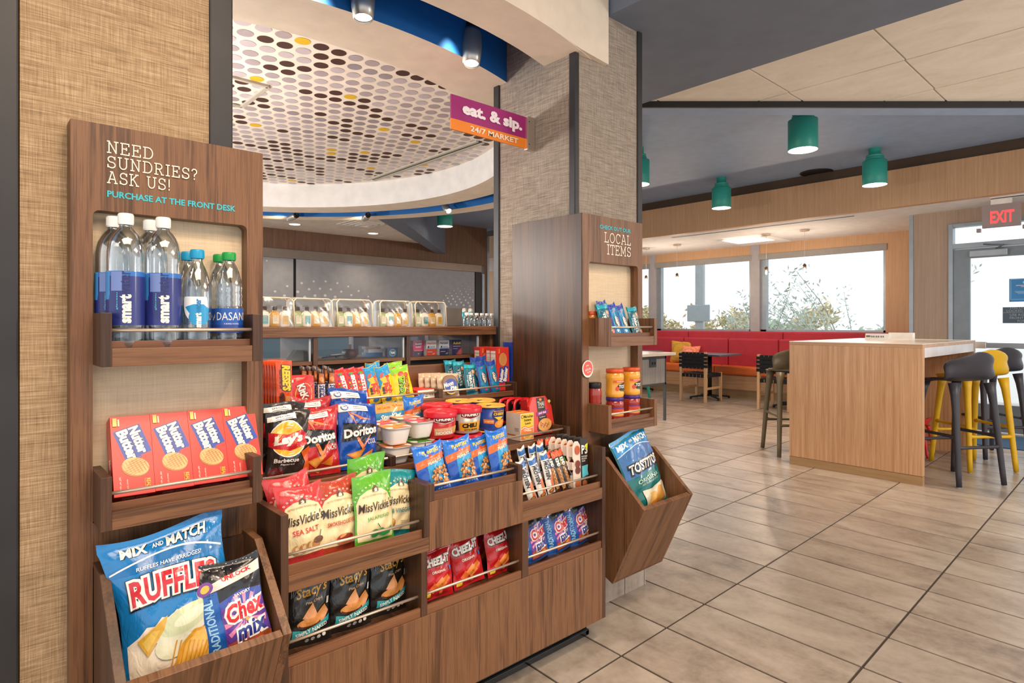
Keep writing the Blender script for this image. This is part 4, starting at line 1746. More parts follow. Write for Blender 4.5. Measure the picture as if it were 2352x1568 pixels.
def carton(name, w, h, d, base, art, side=None, top=None, bev=.0008):
    g = G().box(-w / 2, w / 2, -d / 2, d / 2, 0, h, base)
    o = g.out(name, bev=bev)
    printed(art, lambda u, v, f: Vector(((u - .5) * w, -d / 2 - f, v * h)), h / w, w, o, flat=True, off=.0005)
    if side:
        printed(side, lambda u, v, f: Vector((-w / 2 - f, d / 2 - u * d, v * h)), h / d, d, o, 'printed_side', flat=True, off=.0005)
    if top:
        printed(top, lambda u, v, f: Vector(((u - .5) * w, -d / 2 + v * d, h + f)), d / w, w, o, 'printed_top', flat=True, off=.0005)
    return o


def round_label(o, rf, h0, h1, art, arc=150, a0=-90, name='printed_label'):
    rm = rf(.5)
    W = rm * R(arc)

    def S(u, v, f):
        a = R(a0) + (u - .5) * R(arc)
        r = rf(v) + f
        return Vector((r * math.cos(a), r * math.sin(a), h0 + v * (h1 - h0)))
    return printed(art, S, (h1 - h0) / W, W, o, name, step=.006, off=.0006)


def place(K, px, Y, z, label, cat, group=None, lean=0, roll=0, yaw=0, s=1.0, xoff=0):
    X = XonY(px, Y) + xoff
    return K((X, Y, z), (-R(lean), R(roll), R(yaw)), label, cat, group, s)


RED, WHT, NAVY, CRM = '#d3232a', '#f4eee6', '#1e2a6e', '#f1dcae'

# ---- big bags in the bins -------------------------------------------------
blu = foil('foil_blue', '#1278bd')
zig = [(.02, .02), (.98, .02), (.98, .42)] + [(.98 - .07 * i, .55 + (.035 if i % 2 else 0) + .10 * math.sin(i / 12 * PI)) for i in range(1, 13)] + [(.04, .50)]
rid = [P_([(.34 + .045 * i, .16 + .012 * i), (.352 + .045 * i, .16 + .012 * i), (.46 + .04 * i, .44 - .012 * i), (.448 + .04 * i, .44 - .012 * i)], '#c98a22') for i in range(9)]
ruf = pouch('chip_bag', .262, .365, .085, blu, [
    P_([(.02, 1.06), (.98, 1.06), (.98, 1.13), (.75, 1.18), (.5, 1.195), (.25, 1.18), (.02, 1.12)], '#0d6cae'),
    P_([(.02, 1.1)] + [(.02 + .06 * i, 1.1 + .10 * math.sin(i / 16 * PI)) for i in range(17)] + [(.98 - .06 * i, 1.085 + .10 * math.sin((16 - i) / 16 * PI)) for i in range(17)], WHT),
    P_([(.04, .2)] + [(.04, .3)] + zig[3:][::-1] + [(.98, .3), (.98, .12)] + [(.98 - .0785 * i, .10 + (.03 if i % 2 else 0)) for i in range(13)], '#f3e6d2'),
    T_('MIX', .25, 1.265, .22, .10, '#14181f', 0, .06, .15), T_('MIX', .245, 1.27, .22, .10, WHT, 0, .04, .15),
    T_('AND', .425, 1.275, .09, .05, WHT, 0, .03, .15), T_('MATCH', .67, 1.265, .36, .10, '#14181f', 0, .06, .15), T_('MATCH', .665, 1.27, .36, .10, WHT, 0, .04, .15),
    T_('RUFFLES HAVE RRRIDGES!', .5, 1.09, .56, .034, WHT, 0, .01, .2),
    T_('RUFFLES', .5, .885, .82, .27, '#1b1b20', 0, .16, .1, .12), T_('RUFFLES', .5, .89, .80, .25, WHT, 0, .13, .1, .12), T_('RUFFLES', .5, .89, .76, .21, '#cc2030', 0, .03, .1, .12),
    E_(.42, .42, .16, .11, '#d9d5b4', 10), E_(.56, .56, .30, .13, '#dcd8bd', 14), E_(.57, .59, .26, .10, '#c9cfa6', 14), E_(.6, .6, .16, .05, '#dfe0c0', 14),
    P_([(.12, .52), (.2, .38), (.36, .56), (.4, .66), (.28, .60)], '#d7a73c'), P_([(.16, .50), (.2, .42), (.32, .56), (.26, .57)], '#e6bf5b'),
    E_(.88, .62, .10, .14, '#d9a53a', 20),
    P_([(.16, .13), (.3, .18), (.42, .27), (.5, .40), (.62, .48), (.78, .47), (.92, .38), (.95, .25), (.86, .17), (.7, .145), (.5, .15), (.3, .12)], '#cf932a'),
    P_([(.3, .17), (.44, .25), (.53, .38), (.64, .455), (.78, .44), (.9, .35), (.92, .26), (.82, .19), (.6, .17)], '#e0aa45')] + rid,
    seed=3, sq=.08, wr=1.2, nu=26, nv=34, taper=.16)
K = Kit(ruf)
K((.378, 1.50, .43), (-R(17), R(-5), R(-4)), 'large blue bag of ridged potato chips in the left bin', 'chip bag')


def chex_art(big):
    a = [P_([(.0, .95), (.98, .95), (.98, 1.6), (.0, 1.6)], '#17161c'),
         P_([(.02, .02), (.30, .02), (.30, 1.12), (.02, 1.12)], '#1e5fb4'),
         T_('TRADITIONAL', .15, .60, .86, .13, '#9fd0ee', 90, .03),
         P_([(.30, .1), (.98, .1), (.98, .98), (.64, 1.04), (.30, .95)], '#3a4fa8'),
         P_([(.30, .15), (.98, .15), (.98, .85), (.30, .85)], '#6e3fa0')]
    for i in range(14):
        an = i / 14 * 2 * PI
        a.append(P_([(.64, .62), (.64 + .33 * math.cos(an), .62 + .38 * math.sin(an)), (.64 + .33 * math.cos(an + .2), .62 + .38 * math.sin(an + .2))], '#ee8fb4'))
    a += [P_([(.32, .1), (.98, .1), (.98, .28), (.8, .34), (.6, .28), (.45, .33), (.32, .3)], '#c2583a'), E_(.45, .22, .08, .05, '#e59a4a', 20), E_(.6, .18, .09, .05, '#8a3b22', -15), E_(.78, .2, .09, .05, '#e8a55a', 10), E_(.9, .27, .06, .05, '#a1502c', 40),
          T_('Chex', .66, .76, .66, .34, WHT, 6, .14, .2), T_('Chex', .66, .76, .60, .28, '#d92632', 6, .03, .2),
          T_('mix', .70, .44, .54, .30, WHT, 6, .15, .2), T_('mix', .70, .44, .48, .24, '#27348b', 6, .03, .2), Q_(.66, .585, .05, .05, '#e0a04a', 45),
          P_([(.02, 1.10), (.98, 1.24), (.98, 1.42), (.02, 1.20)], '#efd9cc'),
          T_('UNLOCK', .62, 1.30, .46, .075, '#d92632', 8, .05), T_('SAVORY', .66, .99, .26, .05, WHT, 6, .02),
          E_(.14, 1.20, .12, .09, '#7b3f98', 20), E_(.14, 1.20, .07, .05, '#e0b93e', 20)]
    for i in range(22):
        q = random.Random(i)
        a.append(E_(q.uniform(.05, .95), q.uniform(1.28, 1.58), .008, .008, WHT, 0, 6))
    return a


chx = pouch('snack_mix_bag', .150, .232, .055, foil('foil_black', '#17161b'), chex_art(True), seed=6, sq=.06, wr=1.1)
K = Kit(chx)
K((.490, 1.475, .468), (-R(14), R(-8), R(-6)), 'black and blue snack mix bag beside the ridged chips in the left bin', 'snack bag')

tosf = foil('foil_teal_green', '#12706f')
tos = pouch('chip_bag', .215, .345, .08, tosf, [
    P_([(.02, 1.18), (.98, 1.18), (.98, 1.6), (.02, 1.6)], '#1b86c8'), P_([(.02, .78), (.98, .82), (.98, 1.3), (.5, 1.36), (.02, 1.26)], '#3a6fae'),
    P_([(.02, 1.25)] + [(.02 + .08 * i, 1.25 + .09 * math.sin(i / 12 * PI)) for i in range(13)] + [(.98 - .08 * i, 1.235 + .09 * math.sin((12 - i) / 12 * PI)) for i in range(13)], '#cfe6f2'),
    T_('MIX', .2, 1.42, .26, .12, WHT, 0, .04, .15), T_('AND', .42, 1.44, .1, .05, WHT, 0, .03, .15), T_('MATCH', .7, 1.42, .42, .12, WHT, 0, .04, .15),
    T_('TOSTITOS', .52, .93, .86, .25, '#12141a', 0, .15, .05, .08), T_('TOSTITOS', .52, .94, .80, .19, WHT, 0, .03, .05, .08),
    T_('ORIGINAL', .5, .68, .62, .08, '#cfe3d4', 0, .01), T_('RESTAURANT STYLE', .5, .60, .46, .035, '#cfe3d4', 0, .0),
    P_([(.3, .08), (.92, .08), (.98, .42), (.84, .50), (.5, .46), (.26, .5)], '#e9dcc0'), P_([(.34, .1), (.6, .06), (.62, .36), (.42, .40)], '#e6b25e'), P_([(.5, .12), (.88, .1), (.9, .38), (.7, .44)], '#dfa04a'), E_(.52, .14, .16, .09, '#e08a2c', 8)],
    seed=9, sq=.07, wr=1.3, nu=24, nv=32)
K = Kit(tos)
K((2.185, 1.515, .455), (-R(16), R(-10), R(2)), 'large blue and green tortilla chip bag in the bin of the centre pillar display', 'chip bag', scale=(1.22, 1, 1.0))

# ---- peanut butter cookie boxes ------------------------------------------
RB = '#d8342c'
cart = paint('carton_red', RB, .3, coat=.3)


def nutter(rot, yb, yc, w=.083, h=.19, d=.046):
    A = h / w
    a = [R_(0, 0, 1, A, RB)]
    cy = A * yb
    s = 1 if rot < 0 else -1
    for k, (off, wd) in enumerate(((.14, .74), (-.13, .80))):
        a.append(Q_(.52 + off * s, cy + (.07 if k == 0 else -.05), .40, wd * 1.18, '#2748a8', rot + 90))
    for off, wd, tx in ((.14, .74, 'Nutter'), (-.13, .80, 'Butter')):
        x = .52 + off * s
        y = cy + (.07 if off > 0 else -.05)
        a.append(T_(tx, x, y, wd * 1.18, .34, '#1c2e7a', rot, .10, 0, .05))
        a.append(T_(tx, x, y, wd * 1.12, .29, '#f5efdf', rot, .05, 0, .05))
    cc = A * yc
    a += [E_(.54, cc - .02, .34, .25, '#b8763a', -20), E_(.56, cc + .02, .34, .25, '#e3b274', -20)]
    for i in range(-3, 4):
        a.append(Q_(.56 + i * .09, cc + .02, .014, .44 - abs(i) * .06, '#c48a4c', 25))
        a.append(Q_(.56, cc + .02 + i * .065, .56 - abs(i) * .09, .013, '#c48a4c', 25))
    a += [R_(.06, A - .30, .16, A - .06, '#e6c65a'), R_(.18, A - .3, .22, A - .1, '#f2ddb8'),
          T_('NET WT 4.8 OZ', .16, .32, .42, .045, '#f6e0cf', -90, .01), T_('PEANUT BUTTER', .33, .28, .34, .035, '#f6e0cf', -90, 0), T_('REAL', .84, .30, .24, .1, '#e9b33d', -90, .04), T_('PEANUT BUTTER', .76, .28, .3, .035, '#e9b33d', -90, 0)]
    return a


nb = carton('cookie_box', .083, .190, .046, cart, nutter(-72, .65, .34), side=[R_(0, 0, 1, 4.1, RB), T_('Nutter Butter', .5, 1.2, 1.6, .35, '#f5efdf', -90, .04)])
# small print on the bottom face
printed([T_('Nutter Butter', .55, .3, .62, .2, '#f5efdf', 0, .05)], lambda u, v, f: Vector(((u - .5) * .083, -.023 + v * .046, -f)), .55, .083, nb, 'printed_bottom', flat=True)
K = Kit(nb)
for i, lab in enumerate(('leftmost', 'second from left', 'third from left', 'rightmost')):
    K((.300 + i * .0830, 1.644, .846), (-R(24), R(1), 0), 'red cookie box with blue logo, %s of four in the left display tray' % lab, 'cookie box', 'cookie boxes in the left display')


# ---- water bottles ---------------------------------------------------------
def bottle(name, prof, capc, cr, ch, ztop, art, lr, lz0, lz1, seg=32, arc=170, body=petm, water=None, aim=-112):
    t = empty(name)
    G().lathe(prof, body, seg).out('bottle_body', t, fix=True)
    g = G()
    n = 24
    pts = []
    g.lathe([(cr * .96, ztop - ch), (cr, ztop - ch * .9), (cr, ztop - .002), (cr * .93, ztop), (0, ztop)], capc, n)
    for i in range(n):
        a = 2 * PI * i / n
        g.box(cr * .995, cr * 1.03, -.0008, .0008, ztop - ch * .86, ztop - .003, capc, Matrix.Rotation(a, 4, 'Z'))
    g.out('cap', t)
    if art:
        round_label(t, lambda v: lr, lz0, lz1, art, arc, aim)
    return t


capw = paint('cap_white', '#f0f0ee', .35)
capb = paint('cap_sky_blue', '#1c9fd0', .35)
capg = paint('cap_green', '#1f9f48', .35)
nv, sb = '#27317e', '#2f67b8'
sm_prof = [(0, .004), (.030, 0), (.038, .006), (.0395, .02), (.0395, .198), (.0392, .210), (.0378, .222), (.0345, .234), (.0285, .246), (.021, .256), (.0145, .262), (.0135, .265), (.0135, .272)]
sw_art = [P_([(.0, .0), (1, .0), (1, .86), (.0, .86)], nv), R_(0, .86, 1, .98, '#2a6fc4'), R_(0, .45, .22, .98, '#3f93d6'),
          E_(.42, .42, .22, .3, '#232a72'), R_(.26, .60, .46, .93, '#6f86c4'),
          T_('smart', .52, .29, .50, .20, WHT, 90, .05), T_('water', .52, .74, .42, .17, '#1e2766', 90, .0), T_('glaceau', .38, .42, .3, .04, '#58b8dc', 90, .01)]
sw = bottle('water_bottle', sm_prof, capw, .0165, .024, .291, sw_art, .0402, .055, .168)
K = Kit(sw)
for px, Y, lab in ((289, 1.640, 'tall clear water bottle with navy label, front left of the sundries tray'), (375, 1.640, 'tall clear water bottle with navy label, second from left at the front'),
                   (262, 1.7035, 'tall clear water bottle half hidden behind the front left one'), (346, 1.7035, 'tall clear water bottle half hidden behind the second one')):
    place(K, px, Y, 1.186, lab, 'water bottle', 'tall water bottles in the sundries tray', yaw=8, s=(.95, .95, 1.09))
sm20 = [(0, .004), (.026, 0), (.033, .006), (.034, .018), (.034, .125), (.033, .142), (.028, .163), (.020, .182), (.0145, .192), (.0125, .198), (.0125, .206)]
s2_art = [E_(.48, .62, .34, .42, '#eef3f5'), P_([(.2, .55), (.42, .30), (.8, .2), (.86, .5), (.7, .62), (.45, .62)], '#1f97d2'), E_(.58, .3, .27, .2, '#1f97d2'),
          T_('smart', .56, .23, .36, .16, WHT, 90, .05), T_('water', .56, .58, .34, .14, '#1478b8', 90, .03)]
s2 = bottle('water_bottle', sm20, capb, .0165, .020, .224, s2_art, .0346, .045, .118, arc=150, aim=-110)
K = Kit(s2)
for px, Y, lab in ((453, 1.640, 'small clear water bottle with sky blue cap, at the front of the sundries tray'), (432, 1.7035, 'small clear water bottle with sky blue cap, hidden behind the front one')):
    place(K, px, Y, 1.186, lab, 'water bottle', 'blue capped water bottles', s=(.95, .95, 1.1))
ds = [(0, .006), (.025, 0), (.032, .006), (.033, .016), (.031, .024), (.033, .034), (.033, .095), (.0315, .10), (.033, .106), (.031, .113), (.033, .12), (.031, .127), (.0325, .137), (.030, .155), (.024, .176), (.017, .190), (.013, .196), (.013, .204)]
ds_art = [R_(0, 0, 1, .62, '#1b56b0'), R_(0, 0, 1, .2, '#1a3f96'), T_('DASANI', .52, .40, .80, .19, WHT, 0, .0), T_('PURIFIED WATER', .52, .22, .36, .03, WHT, 0, 0), R_(.3, .10, .8, .115, WHT)]
d2 = bottle('water_bottle', ds, capg, .0165, .018, .219, ds_art, .0337, .036, .092, arc=160, aim=-100)
K = Kit(d2)
for px, Y, lab in ((526, 1.640, 'ribbed clear water bottle with green cap and royal blue label, at the front right'), (505, 1.7035, 'ribbed clear water bottle with green cap, behind the front one')):
    place(K, px, Y, 1.186, lab, 'water bottle', 'green capped water bottles', s=(.98, .98, 1.12))

# ---- level C left: chip bags ----------------------------------------------
lay = pouch('chip_bag', .132, .205, .05, foil('foil_dark_brown', '#2a211f'), [
    E_(.47, .92, .41, .40, WHT), E_(.47, .92, .385, .375, '#f2b51f'),
    P_([(.02, .78), (.14, .72), (.5, .66), (.9, .78), (.92, 1.02), (.8, 1.12), (.45, 1.02), (.05, 1.08)], '#c8202b'),
    T_("Lay's", .47, .90, .70, .26, WHT, 6, .06, .2), T_('Barbecue', .42, .46, .56, .09, WHT, 0, .02), T_('Flavored', .44, .37, .3, .04, WHT, 0, .0),
    P_([(.74, .62), (.98, .75), (.98, .1), (.8, .14), (.86, .4)], '#d2571c'), E_(.2, .2, .16, .12, '#5a1414'),
    Q_(.35, 1.40, .64, .13, WHT, 2), T_('SPECIAL', .38, 1.42, .36, .045, '#29397a', 2, .01), Q_(.4, 1.36, .4, .012, '#55597a', 2)], seed=4, wr=1.6, sq=.06)
K = Kit(lay)
place(K, 662, 1.775, .787, 'dark brown barbecue potato chip bag at the left end of the middle shelf', 'chip bag', lean=8, roll=2, yaw=-6)
place(K, 640, 1.855, .80, 'dark barbecue chip bag standing behind the front one', 'chip bag', lean=4, roll=6, s=1.02)


def dor(main, hi, sub):
    return [P_([(.05, .62), (.95, .70), (.93, .98), (.6, .84), (.1, 1.05)], '#15161c'), P_([(.3, .9), (.7, .9), (.52, .35)], '#15161c'),
            P_([(.30, .86), (.36, .86), (.56, .52), (.92, .98), (.53, .40)], hi), P_([(.22, 1.28), (.80, 1.08), (.5, 1.12)], hi), P_([(.22, 1.28), (.40, .98), (.34, 1.18)], hi),
            T_('Doritos', .52, .83, .88, .24, '#15161c', 6, .12), T_('Doritos', .52, .835, .84, .20, WHT, 6, .045),
            T_(sub, .80, .60, .26, .12, WHT, 4, .01),
            P_([(.18, .34), (.62, .46), (.42, .16)], '#d9822c'), P_([(.24, .33), (.56, .41), (.42, .21)], '#e9a04c'), P_([(.5, .26), (.82, .42), (.78, .18)], '#cf6f20'), P_([(.32, .12), (.62, .16), (.5, .04)], '#c8661c'),
            Q_(.38, 1.36, .70, .15, WHT, 2), E_(.17, 1.365, .085, .065, '#2b3c80'), E_(.17, 1.365, .055, .042, WHT), T_('PEPCOIN', .52, 1.39, .3, .04, '#3a4570', 2, .0), Q_(.52, 1.34, .36, .012, '#7a80a0', 2)]


dr = pouch('chip_bag', .136, .208, .05, foil('foil_red', '#bd1f22'), dor('', '#f08a4a', 'NACHO'), seed=12, wr=1.5, sq=.06)
K = Kit(dr)
place(K, 732, 1.775, .787, 'red nacho cheese tortilla chip bag, front of the middle shelf', 'chip bag', lean=9, roll=1, yaw=-3)
place(K, 700, 1.87, .812, 'red tortilla chip bag tucked behind the red one', 'chip bag', lean=5, roll=7)
place(K, 745, 1.90, .80, 'reddish chip bag top peeking out left of the blue bags', 'chip bag', lean=5, roll=-6, s=1.03)
db = pouch('chip_bag', .140, .212, .055, foil('foil_royal_blue', '#0f49a8'), dor('', '#ee7a4e', 'COOL'), seed=15, wr=1.5, sq=.06)
K = Kit(db)
place(K, 824, 1.775, .787, 'royal blue ranch tortilla chip bag at the front of the middle shelf', 'chip bag', lean=9, roll=2, yaw=-4)
place(K, 803, 1.88, .815, 'royal blue tortilla chip bag standing behind the front one', 'chip bag', lean=5, roll=2, s=1.02)


# ---- level B left: kettle chip bags --------------------------------------
def vick(c, l2, lc, deco):
    a = [P_([(.06, .16), (.94, .16), (.97, .4), (.96, .95), (.86, 1.14), (.68, 1.24), (.5, 1.27), (.32, 1.24), (.14, 1.14), (.04, .95), (.03, .4)], '#f3dfae')]
    for i in range(13):
        t = PI * (.08 + .84 * i / 12)
        a.append(E_(.5 + .50 * math.cos(t), .93 + .42 * math.sin(t), .028, .02, '#f7d9c8' if c[1] in 'bcd' else '#d9ecc0', 0, 8))
        a.append(E_(.5 + .50 * math.cos(t), .93 + .42 * math.sin(t), .014, .010, c, 0, 8))
    a += [P_([(.42, 1.2), (.42, 1.28), (.5, 1.33), (.58, 1.28), (.58, 1.2)], '#6a4630'), P_([(.46, 1.2), (.46, 1.25), (.5, 1.28), (.54, 1.25), (.54, 1.2)], '#efe2c8'),
          T_('KETTLE COOKED POTATO CHIPS', .5, 1.10, .64, .035, '#6b5a40', 0, .0, 0, .9),
          T_('MissVickie\'s', .5, .89, .90, .20, '#3a2a20', 3, .012, .25), T_(l2, .52, .64, .74 if len(l2) > 9 else .58, .11, lc, 3, .015)] + deco
    return a


d_salt = [E_(.3 + .07 * i, .28 + .008 * i, .10, .095, '#c08a54' if i % 2 == 0 else '#f0cf9a', 10) for i in range(7)] + [E_(.78, .40, .12, .07, '#6f4a34', 8), Q_(.84, .50, .02, .18, '#6f4a34', -20)]
d_bbq = [E_(.56, .30, .22, .10, '#c24a26', 3), P_([(.34, .3), (.78, .3), (.72, .18), (.42, .18)], '#d96a3c'), E_(.56, .33, .18, .06, '#8a2f1c'), E_(.5, .36, .08, .03, '#e39a60', 20)]
d_jal = [E_(.44, .30, .10, .09, '#2e8b3a', 0), E_(.42, .32, .04, .04, '#5ab45a', 0), P_([(.52, .34), (.6, .4), (.74, .34), (.9, .4), (.84, .24), (.68, .2), (.56, .24)], '#2f9440'), Q_(.52, .46, .02, .12, '#2c6a30', 30)]
d_vin = [E_(.25, .32, .12, .14, '#c47a3a'), E_(.25, .34, .09, .11, '#e2a45c'), Q_(.7, .38, .32, .012, '#7b6a50', 0), Q_(.7, .34, .28, .012, '#7b6a50', 0), Q_(.7, .30, .3, .012, '#7b6a50', 0)]
VB = []
for nm, c, l2, lc, dec, sd in (('sea salt', '#d23a3c', 'SEA SALT', '#cf3a35', d_salt, 21), ('smokehouse', '#b8452c', 'SMOKEHOUSE BBQ', '#c2583a', d_bbq, 22),
                               ('jalapeno', '#5fae2c', 'JALAPE\u00d1O', '#4c9a34', d_jal, 23), ('vinegar', '#17848c', '& VINEGAR', '#2a7f86', d_vin, 24)):
    VB.append(Kit(pouch('kettle_chip_bag', .130, .208, .046, foil('foil_' + nm.replace(' ', '_'), c), vick(c, l2, lc, dec), seed=sd, wr=1.0, sq=.06)))
gk = 'kettle chip bags in the left tray'
place(VB[0], 703, 1.600, .606, 'cream and coral kettle chip bag printed SEA SALT, leftmost of its tray', 'chip bag', gk, lean=9, roll=-3, yaw=-5)
place(VB[1], 783, 1.600, .606, 'cream and rust kettle chip bag printed SMOKEHOUSE BBQ', 'chip bag', gk, lean=9, roll=0, yaw=0)
place(VB[2], 862, 1.575, .606, 'cream and lime kettle chip bag printed JALAPENO at the front of its tray', 'chip bag', gk, lean=9, roll=1, yaw=0)
place(VB[3], 907, 1.605, .606, 'cream and teal kettle chip bag printed VINEGAR, rightmost of its tray', 'chip bag', gk, lean=7, roll=9, yaw=3, s=.96)
place(VB[0], 684, 1.680, .625, 'coral kettle chip bag standing behind the SEA SALT bag', 'chip bag', gk, lean=2, roll=-9)
place(VB[2], 842, 1.685, .640, 'lime green kettle chip bag top showing behind the SMOKEHOUSE and JALAPENO bags', 'chip bag', gk, lean=1, roll=0)

# ---- level B middle: peanut pouches --------------------------------------
pl_art = [P_([(.02, 1.0), (.98, 1.08), (.98, 1.55), (.02, 1.55)], '#1a6fd0'), P_([(.02, .02), (.98, .02), (.98, .88), (.02, .80)], '#1b54b8'), P_([(.34, .30), (.98, .32), (.98, .96), (.34, .88)], '#2fa0d8'),
          P_([(.02, .80), (.98, 1.0), (.98, 1.18), (.60, 1.12), (.02, 1.02)], '#e2682a'), E_(.52, 1.13, .07, .06, '#c8402a'), T_('PLANTERS', .56, 1.28, .56, .13, '#f2c928', 4, .04, .1),
          T_('HONEY ROASTED', .62, 1.02, .48, .05, '#f3d8a8', 6, .01), T_('PEANUTS', .62, .94, .50, .085, '#f8ead2', 6, .04), T_('NET WT 6 OZ', .7, .12, .4, .05, '#bcd4f0', 5, .01)]
q = random.Random(5)
for i in range(46):
    yy = q.uniform(.24, .74)
    lim = .40 + .9 * max(0, yy - .45) * .5
    xx = q.uniform(lim, .93)
    a_ = q.uniform(0, 180)
    pl_art.append(E_(xx, yy, .066, .046, '#a8622c', a_, 10))
    pl_art.append(E_(xx - .008, yy + .01, .054, .034, '#dd9d5c', a_, 10))
plb = foil('foil_planter_blue', '#1a5fc4')
pl = pouch('peanut_pouch', .104, .158, .03, plb, pl_art, seed=31, wr=1.2, sq=.04)
K = Kit(pl)
gk = 'peanut pouches in the middle tray'
place(K, 1003, 1.590, .712, 'blue honey roasted peanut pouch, leftmost in the middle tray', 'snack pouch', gk, lean=13, roll=-8, yaw=-6, s=1.02)
place(K, 1067, 1.600, .712, 'blue honey roasted peanut pouch, second from left in the middle tray', 'snack pouch', gk, lean=13, roll=-6, yaw=-4, s=1.04)
place(K, 1112, 1.615, .712, 'blue honey roasted peanut pouch, third from left in the middle tray', 'snack pouch', gk, lean=13, roll=-5, yaw=-2, s=.98)
place(K, 1156, 1.585, .712, 'blue honey roasted peanut pouch, rightmost and tallest in the middle tray', 'snack pouch', gk, lean=12, roll=-3, yaw=0, s=(.93, 1, 1.12))
place(K, 985, 1.66, .715, 'peanut pouch turned edge-on at the left end of the middle tray', 'snack pouch', gk, lean=6, roll=-10, yaw=60, s=.9)
place(K, 952, 1.97, .80, 'blue peanut pouch standing behind the white fruit cups', 'snack pouch', None, lean=3, roll=-1, s=(.9, 1, 1.13))
st_ = pouch('tuna_pouch', .125, .165, .02, foil('foil_tuna_blue', '#2a8fc0'), [R_(.01, 1.06, .99, 1.31, '#f2a23a'), T_('260 Calories', .3, 1.2, .42, .08, '#b04a20', 0, .01), T_('19g Protein', .76, 1.21, .38, .08, '#b04a20', 0, .01),
           T_('StarKist', .5, .93, .72, .16, WHT, 3, .05, .3), T_('CREATIONS', .5, .75, .5, .08, '#dfeef5', 0, .01)], seed=33, wr=.5, sq=.02)
K = Kit(st_)
place(K, 898, 1.95, .795, 'orange and blue tuna pouch behind the chips and fruit cups', 'snack pouch', lean=3, roll=-1)

# ---- level B right: bars ---------------------------------------------------
pp = pouch('protein_bar', .040, .158, .018, foil('foil_white', '#e6e1da'), [P_([(.03, 3.2), (.97, 3.2), (.97, 3.7), (.03, 3.7)], '#2467b4'), P_([(.52, .35), (.92, .35), (.92, 1.7), (.52, 1.7)], '#e2794a'),
          T_('PURE', .72, 2.65, .9, .30, '#1f4f9c', -90, .02, .2), T_('PROTEIN', .34, 2.2, 1.8, .40, '#26282c', -90, .04, .2), E_(.5, .25, .4, .2, '#9c5a2a'), E_(.5, .27, .25, .12, '#d69a4e')], seed=41, wr=.8, sl=.04, sq=.02, nu=8, nv=20)
K = Kit(pp)
gk = 'protein bars in the right tray'
for i, (px, Y, z, ro, ln) in enumerate(((1226, 1.58, .608, -14, 14), (1249, 1.59, .608, -12, 14), (1268, 1.60, .612, -6, 13))):
    place(K, px, Y, z, 'white and blue protein bar, %s in the right tray' % ('leftmost at the front', 'second from left at the front', 'third from left, most upright')[i], 'snack bar', gk, lean=ln, roll=ro, yaw=-3)
for i, (px, Y, ro) in enumerate(((1212, 1.69, -10), (1232, 1.69, -6), (1246, 1.68, -2))):
    place(K, px, Y, .625, 'pale protein bar in the back row behind the front bars, %s' % ('left', 'middle', 'right')[i], 'snack bar', gk, lean=4, roll=ro)
kn = pouch('nut_bar', .036, .165, .016, foil('foil_bar_brown', '#4a3326'), [R_(.02, 3.75, .98, 4.5, '#d9531e'), R_(.02, 2.75, .98, 3.75, '#17151a'), T_('KIND', .5, 3.2, .86, .46, WHT, -90, .05), P_([(.05, .4), (.5, .4), (.5, 2.7), (.05, 2.7)], '#a8703c'), P_([(.55, .4), (.95, .4), (.95, 2.7), (.55, 2.7)], '#2a2022')] +
           [E_(.25 + .14 * (i % 2), .5 + .2 * i, .11, .08, '#d09a5a', 30 * i, 8) for i in range(11)] + [R_(.80, 2.75, .98, 3.1, '#e8c62e'), R_(.80, 3.1, .98, 3.5, '#5fae3c')], seed=43, wr=.8, sl=.04, sq=.02, nu=8, nv=20)
K = Kit(kn)
gk = 'nut bars in the right tray'
for i, (px, ro, Y, z) in enumerate(((1287, -12, 1.60, .608), (1302, -13, 1.59, .608), (1315, -16, 1.595, .610), (1331, -18, 1.60, .612))):
    place(K, px, Y, z, 'dark nut bar with orange foil top, %s of four in the front row' % ('leftmost', 'second', 'third', 'rightmost')[i], 'snack bar', gk, lean=15, roll=ro, yaw=-2)
for i, (px, ro) in enumerate(((1250, -6), (1266, -4), (1287, -3), (1303, -4))):
    c = place(K, px, 1.69, .635, 'orange dotted nut bar top in the back row, %s' % ('leftmost', 'second', 'third', 'rightmost')[i], 'snack bar', gk, lean=4, roll=ro)
p3 = empty('protein_pack')
traym = paint('blister_tray_cream', '#e6d3c4', .35)
g = G()
g.prism([(-.045, .0), (.0, .0), (.0, .17), (-.012, .185), (-.030, .185), (-.045, .165), (-.045, .12), (-.037, .105), (-.037, .085), (-.045, .07)], 'y', -.004, .0, traym)
for z0, z1 in ((.008, .055), (.075, .105), (.125, .165)):
    g.box(-.043, -.004, 0, .022, z0, z1, traym)
g.out('tray', p3, bev=.003)
G().box(-.001, .042, -.0055, .001, .005, .195, paint('sleeve_dark_brown', '#2a221c', .4)).out('sleeve', p3, bev=.001)
S = lambda u, v, f: Vector((-.045 + u * .088, -.0055 - f, v * .19))
printed([T_('P3', .76, 1.72, .40, .40, WHT, 0, .03), P_([(.86, 1.7), (.96, 1.7), (.98, 2.0), (.80, 1.92)], '#cddc2e'), T_('PORTABLE', .74, 1.42, .38, .07, WHT, 4, .01), T_('PROTEIN', .72, 1.32, .34, .07, WHT, 4, .01), T_('PACK', .68, 1.22, .22, .07, WHT, 4, .01),
         P_([(.55, .5), (.97, .6), (.92, .8), (.95, 1.05), (.55, 1.0)], '#5cc0d0'), E_(.28, 1.72, .16, .2, '#c4572a'), E_(.28, 1.12, .16, .16, '#7c2e22'), E_(.28, .85, .16, .16, '#6a2a20'), E_(.28, .28, .18, .2, '#b8622c'), E_(.7, .25, .16, .14, '#a85a2c')], S, 2.16, .088, p3, flat=True)
K = Kit(p3)
